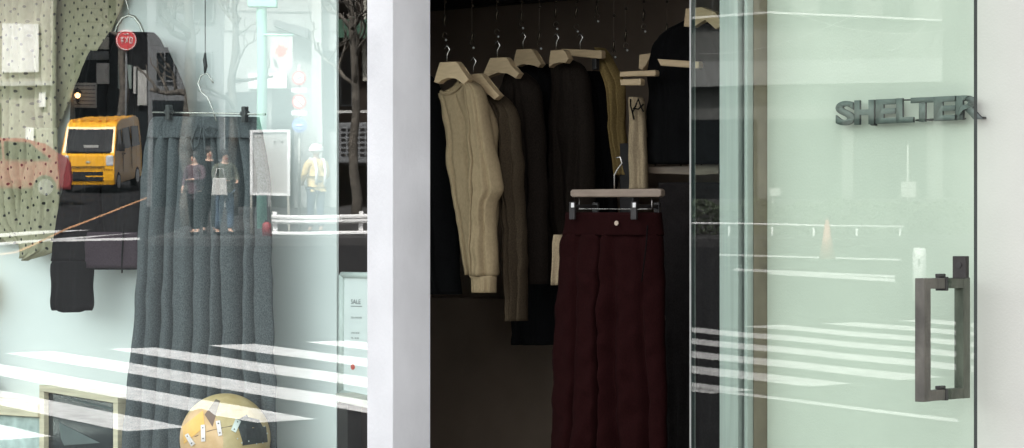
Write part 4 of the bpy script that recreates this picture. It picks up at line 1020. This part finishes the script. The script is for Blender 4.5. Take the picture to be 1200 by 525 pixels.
# cone, bollard, sign plates
t = sthing('traffic_cone', 'pale red traffic cone standing on the road by the pipe fence', 'traffic cone', 970, 46.5)
p = VG(970, 306); t.location = p
b = NB(); box(b, (p.x - .19, p.y - .19, p.z), (p.x + .19, p.y + .19, p.z + .04), bevel=.01); part('base', b, 'rubber', t)
b = NB(); tube(b, [p + UP * .041, p + UP * .68], [.14, .025], 20); part('cone', b, 'cone', t, True)
p = VG(1077, 352)
t = thing('bollard', 'white post bollard with small dark marks beside the crosswalk', 'bollard', p)
Zb = Zof(p); q = V(1077, 290, Zb)
b = NB(); tube(b, [p, Vector((p.x, p.y, q.z - .03)), Vector((p.x, p.y, q.z))], [.085, .085, .07], 16); part('post', b, 'white_paint', t, True)
b = NB(); fb(b, 1075, 303, 1078, 310, Zb - .092, .012); part('mark', b, 'grey_facade', t)
for i, (px, y0, y1, x0, x1, lab) in enumerate(((905, 221, 230, 901, 914, 'small white square sign on a short pole left of the traffic cone'), (1063, 214, 232, 1055, 1073, 'larger white square sign under a tall white pole'))):
    t = sthing('square_sign', lab, 'sign', px, 51)
    b = NB(); fb(b, x0, y0, x1, y1, 51, .02); part('plate', b, 'light_panel', t)
    b = NB(); post(b, px, (170 if i else y0), gy(51), 51.06, .02); part('pole', b, 'light_panel', t)
# ---- bare pruned trees
def bare_tree(px, Z, h, label, seed, r0=.16):
    rr = random.Random(seed); t = sthing('bare_tree', label, 'tree', px, Z, 'bare pruned street trees')
    base = Vector(t.location)
    b = NB(); n = 9; pts = [base + UP * (h * k / n) + Vector((rr.uniform(-.07, .07), rr.uniform(-.07, .07), 0)) * (k > 0) for k in range(n + 1)]
    tube(b, pts, [r0 * (1.25 - .75 * k / n) for k in range(n + 1)], 10); part('trunk', b, 'bark', t)
    b = NB()
    def limb(p, d, L, r, lv):
        P = [p]; R = [r]; q = p.copy(); dd = d.copy()
        ns = 5
        for k in range(ns):
            dd = (dd + Vector((rr.uniform(-.45, .45), rr.uniform(-.45, .45), rr.uniform(-.25, .35)))).normalized()
            q = q + dd * L / ns; P.append(q.copy()); R.append(r * (1 - .6 * (k + 1) / ns) * (1.35 if k == ns - 1 else 1))
        tube(b, P, R, 6)
        if lv:
            for j in range(3): limb(P[2 + j % 3], (dd + Vector((rr.uniform(-1, 1), rr.uniform(-1, 1), rr.uniform(-.3, .8)))).normalized(), L * .62, r * .55, lv - 1)
    for k in range(6):
        i = rr.randint(4, n); a = rr.uniform(0, 6.28)
        limb(pts[i], Vector((math.cos(a), math.sin(a), rr.uniform(.1, .8))).normalized(), rr.uniform(1.0, 1.7), r0 * .5, 2)
    part('crown', b, 'bark', t)
bare_tree(222, 54, 5.2, 'bare pruned tree with knobby branches left of the mint lamp post', 3)
bare_tree(142, 74, 7.5, 'bare tree reaching over the yellow van before the dark storefront', 8, .14)
bare_tree(416, 55, 5.5, 'slim bare tree in front of the dark brown building', 12, .10)
bare_tree(272, 57, 5.6, 'bare tree right behind the mint lamp post', 21, .10)

# ---- people
def skin_mesh(name, verts, edges, m, parent, root=0, sub=2):
    me = bpy.data.meshes.new(name); me.from_pydata([v[0] for v in verts], edges, [])
    bm_ = bmesh.new(); bm_.from_mesh(me); ly = bm_.verts.layers.skin.verify(); bm_.verts.ensure_lookup_table()
    for i, v in enumerate(verts):
        bm_.verts[i][ly].radius = v[1] if isinstance(v[1], tuple) else (v[1], v[1])
        bm_.verts[i][ly].use_root = (i == root)
    bm_.to_mesh(me); bm_.free()
    me.materials.append(M[m]); o = bpy.data.objects.new(name, me); COL.objects.link(o); o.parent = parent
    k = o.modifiers.new('skin', 'SKIN'); k.use_smooth_shade = True
    sb = o.modifiers.new('sub', 'SUBSURF'); sb.levels = sub; sb.render_levels = sub
    return o
def person(label, px, Z, H, turn, top, legs_m, coat_len=.50, hair='hair', arm=(0, 0), stride=.06, helmet=False, lift=.13):
    """one figure; local frame: faces -Y, x is its left-right"""
    p = V(px, HY, Z); p.z = G(Z) + lift
    # facing: turn 0 looks at the shop
    n = Vector((MZ.x, MZ.y, 0)) * -1; a0 = math.atan2(n.x, -n.y) + turn
    t = thing('person', label, 'person', p, None, (0, 0, a0))
    k = H / 1.70
    def q(x, y, z): return Vector((x * k, y * k, z * k))
    sh, hp = .19, .09
    J = {}
    vs = [(q(0, 0, .93), (.13 * k, .10 * k)), (q(0, 0, 1.10), (.125 * k, .095 * k)), (q(0, .01, 1.28), (.15 * k, .105 * k)), (q(0, .01, 1.40), (.10 * k, .08 * k)), (q(0, -.005, 1.48), .052 * k), (q(0, -.02, 1.545), (.062 * k, .07 * k)), (q(0, -.01, 1.61), (.078 * k, .092 * k)), (q(0, 0, 1.67), (.06 * k, .07 * k))]
    es = [(0, 1), (1, 2), (2, 3), (3, 4), (4, 5), (5, 6), (6, 7)]
    arms = []
    for s_, bend in ((-1, arm[0]), (1, arm[1])):
        i = len(vs)
        el = q(s_ * (sh + .06), .02 - .06 * bend, 1.12 + .04 * bend); wr = q(s_ * (sh + .07 - .12 * bend), -.02 - .26 * bend, .88 + .26 * bend)
        dr = (wr - el).normalized()
        vs += [(q(s_ * sh, .01, 1.37), .058 * k), (el, .042 * k), (wr, .028 * k), (wr + dr * .055 * k, (.036 * k, .020 * k))]
        es += [(3, i), (i, i + 1), (i + 1, i + 2), (i + 2, i + 3)]
        palm = wr + dr * .055 * k
        for f_ in range(4):
            off = Vector(((f_ - 1.5) * .006, (f_ - 1.5) * .016, 0)) * k; L = (.065, .078, .073, .056)[f_] * k
            j = len(vs); vs += [(palm + off + dr * .035 * k, .0085 * k), (palm + off * 1.2 + dr * (.035 * k + L * .5), .008 * k), (palm + off * 1.2 + dr * (.035 * k + L) + Vector((-s_ * .018, 0, 0)), .0065 * k)]
            es += [(i + 3, j), (j, j + 1), (j + 1, j + 2)]
        j = len(vs); vs += [(palm + Vector((0, -.035, 0)) * k, .0095 * k), (palm + Vector((0, -.048, 0)) * k + dr * .035 * k, .008 * k)]; es += [(i + 3, j), (j, j + 1)]
        arms.append((q(s_ * sh, .01, 1.37), el, el.lerp(wr, .92)))
    lg = []
    for s_ in (-1, 1):
        i = len(vs); st = stride * s_
        vs += [(q(s_ * hp, 0, .86), .088 * k), (q(s_ * hp, -.02 + st * .5, .48), .058 * k), (q(s_ * hp, .02 + st, .09), .040 * k), (q(s_ * (hp + .01), -.12 + st, .035), .034 * k)]
        es += [(0, i), (i, i + 1), (i + 1, i + 2), (i + 2, i + 3)]
        lg.append([q(s_ * hp, 0, .88), q(s_ * hp, -.02 + st * .5, .48), q(s_ * hp, .02 + st, .10), q(s_ * (hp + .01), -.13 + st, .04)])
    skin_mesh('body', vs, es, 'skin', t)
    # coat
    vs = [(q(0, 0, .98), (.165 * k, .13 * k)), (q(0, 0, 1.12), (.155 * k, .125 * k)), (q(0, .01, 1.29), (.175 * k, .13 * k)), (q(0, .01, 1.41), (.11 * k, .095 * k)), (q(0, 0, .98 - coat_len * .5), (.18 * k, .14 * k))]
    es = [(0, 1), (1, 2), (2, 3), (0, 4)]
    for s_, el, wr in arms:
        i = len(vs); vs += [(s_, .075 * k), (el, .058 * k), (wr, .046 * k)]; es += [(3, i), (i, i + 1), (i + 1, i + 2)]
    skin_mesh('coat' if coat_len > .3 else 'jacket', vs, es, top, t)
    vs = [(q(0, 0, .95), (.15 * k, .12 * k))]; es = []
    for L in lg:
        i = len(vs); vs += [(L[0] - UP * .03, .105 * k), (L[1], .078 * k), (L[2] + UP * .02, .066 * k)]; es += [(0, i), (i, i + 1), (i + 1, i + 2)]
    skin_mesh('trousers', vs, es, legs_m, t)
    for L in lg: skin_mesh('shoe', [(L[2] - UP * .045 * k, .048 * k), (L[3], (.046 * k, .036 * k))], [(0, 1)], 'rubber', t)
    if helmet:
        b = NB(); c = q(0, .0, 1.66); ball(b, c, .135 * k, 20, 12, (1, 1.12, .78)); tube(b, [c + UP * -.04, c + UP * -.02], [.165 * k, .14 * k], 20); part('helmet', b, 'white_paint', t, True, local=True)
    else:
        b = NB(); ball(b, q(0, .025, 1.635), .108 * k, 18, 12, (.95, 1.05, 1.0)); part('hair', b, hair, t, True, local=True)
    for s_ in (-1, 1):
        b = NB(); ball(b, q(s_ * .032, -.098, 1.605), .011 * k, 8, 6); part('eye', b, 'rubber', t, True, local=True)
    b = NB(); tube(b, [q(0, -.095, 1.60), q(0, -.118, 1.572), q(0, -.10, 1.565)], [.008, .014, .006], 6); part('nose', b, 'skin', t, True, local=True)
    b = NB(); tube(b, [q(-.025, -.094, 1.542), q(.025, -.094, 1.542)], .006, 5); part('mouth', b, 'red_paint', t, True, local=True)
    return t, k
pz = 50.2
t1, k1 = person('person in a mauve coat standing left among the pedestrians', 229, pz, 1.62, .5, 'mauve', 'black_cloth', .55, arm=(1, .4))
t2, k2 = person('person in black coat standing between mauve coat and khaki jacket', 246, pz + .9, 1.72, -.3, 'black_cloth', 'charcoal_cloth', .5, arm=(.2, .2))
t3, k3 = person('person in khaki jacket and blue jeans carrying a white bag', 263, pz, 1.66, -.5, 'khaki', 'denim', .28, arm=(.8, .9), stride=.12)
w_, kw = person('worker in white helmet and orange vest with pale braces behind the guard rail', 370, 51.3, 1.74, 2.6, 'orange_vest', 'navy', .12, arm=(.6, .6), helmet=True)
b = NB()
for s_ in (-1, 1):
    tube(b, [Vector((s_ * .09, -.17, .98)), Vector((s_ * .10, -.185, 1.28)), Vector((s_ * .10, -.08, 1.50)), Vector((s_ * .10, .12, 1.48)), Vector((s_ * .095, .21, 1.28)), Vector((s_ * .09, .18, .98))], .028, 6)
part('reflective_brace', b, 'white_paint', w_, True, local=True)
skin_mesh('trouser_bib', [(Vector((0, 0, .98)), (.19, .16)), (Vector((0, .005, 1.12)), (.185, .16))], [(0, 1)], 'navy', w_)
p = Vector(t3.location) + Vector((0, 0, .78)) - MZ * .3 - MX * .05
bag = thing('shoulder_bag', 'white cloth bag carried by the person in blue jeans', 'bag', p)
b = NB(); prism(b, [p + MX * x + UP * z for x, z in ((-.16, 0), (.14, 0), (.12, .34), (-.13, .34))], -MZ * .1, 0, .02); part('sack', b, 'white_cloth', bag)
b = NB(); tube(b, [p + MX * -.10 + UP * .335 - MZ * .05, p + MX * -.06 + UP * .52 - MZ * .03, p + MX * .05 + UP * .52 - MZ * .03, p + MX * .09 + UP * .335 - MZ * .05], .012, 6); part('strap', b, 'white_cloth', bag)

# clipped hedge behind the pipe fence, leaf by leaf
M['leaf'] = mat('hedge_leaf', (0.06, 0.085, 0.045), .6, .5, 5.0)
t = sthing('clipped_hedge', 'low leafy hedge behind the white pipe fence on the far pavement', 'hedge', 940, 51)
rr = random.Random(77); b = NB()
for k in range(5200):
    px = rr.uniform(705, 1140); Z = 50.6 + rr.uniform(0, .7)
    hh = .62 + .16 * noise.noise(Vector((px * .03, 0, 3))) + .06 * noise.noise(Vector((px * .2, 1, 3)))
    p = V(px, HY, Z); p.z = G(Z) + .13 + hh * (1 - rr.random() ** 1.6 * .98)
    a = Vector((rr.uniform(-1, 1), rr.uniform(-1, 1), rr.uniform(-1, 1))).normalized(); c = a.cross(Vector((rr.uniform(-1, 1), rr.uniform(-1, 1), .3))).normalized()
    L = rr.uniform(.035, .06)
    b.faces.new([b.verts.new(p + a * L), b.verts.new(p + c * L * .5), b.verts.new(p - a * L), b.verts.new(p - c * L * .5)])
part('foliage', b, 'leaf', t)
b = NB()
for k in range(40):
    px = 708 + k * 10.9; p = V(px, HY, 50.95); p.z = G(50.95); q = [p, p + UP * .25 + MX * rr.uniform(-.05, .05), p + UP * .55 + MX * rr.uniform(-.12, .12)]; tube(b, q, [.018, .014, .006], 5)
part('stem', b, 'bark', t)['kind'] = 'stuff'
# overhead wires over the far pavement
for (x0, y0, x1, y1, lab) in ((820, 63, 1010, 12, 'thin overhead wire rising to the right across the long concrete building'), (930, 14, 1110, 34, 'thin overhead wire falling to the right across the long concrete building'), (1040, 60, 1110, -10, 'short steep overhead wire at right end of the concrete building')):
    b = NB(); A_, B_ = V(x0, y0, 58), V(x1, y1, 58)
    tube(b, [A_.lerp(B_, k / 8) - UP * .25 * (1 - (k / 4 - 1) ** 2) for k in range(9)], .011, 6)
    tag(part('overhead_wire', b, 'light_panel'), lab, 'wire', 'overhead wires')
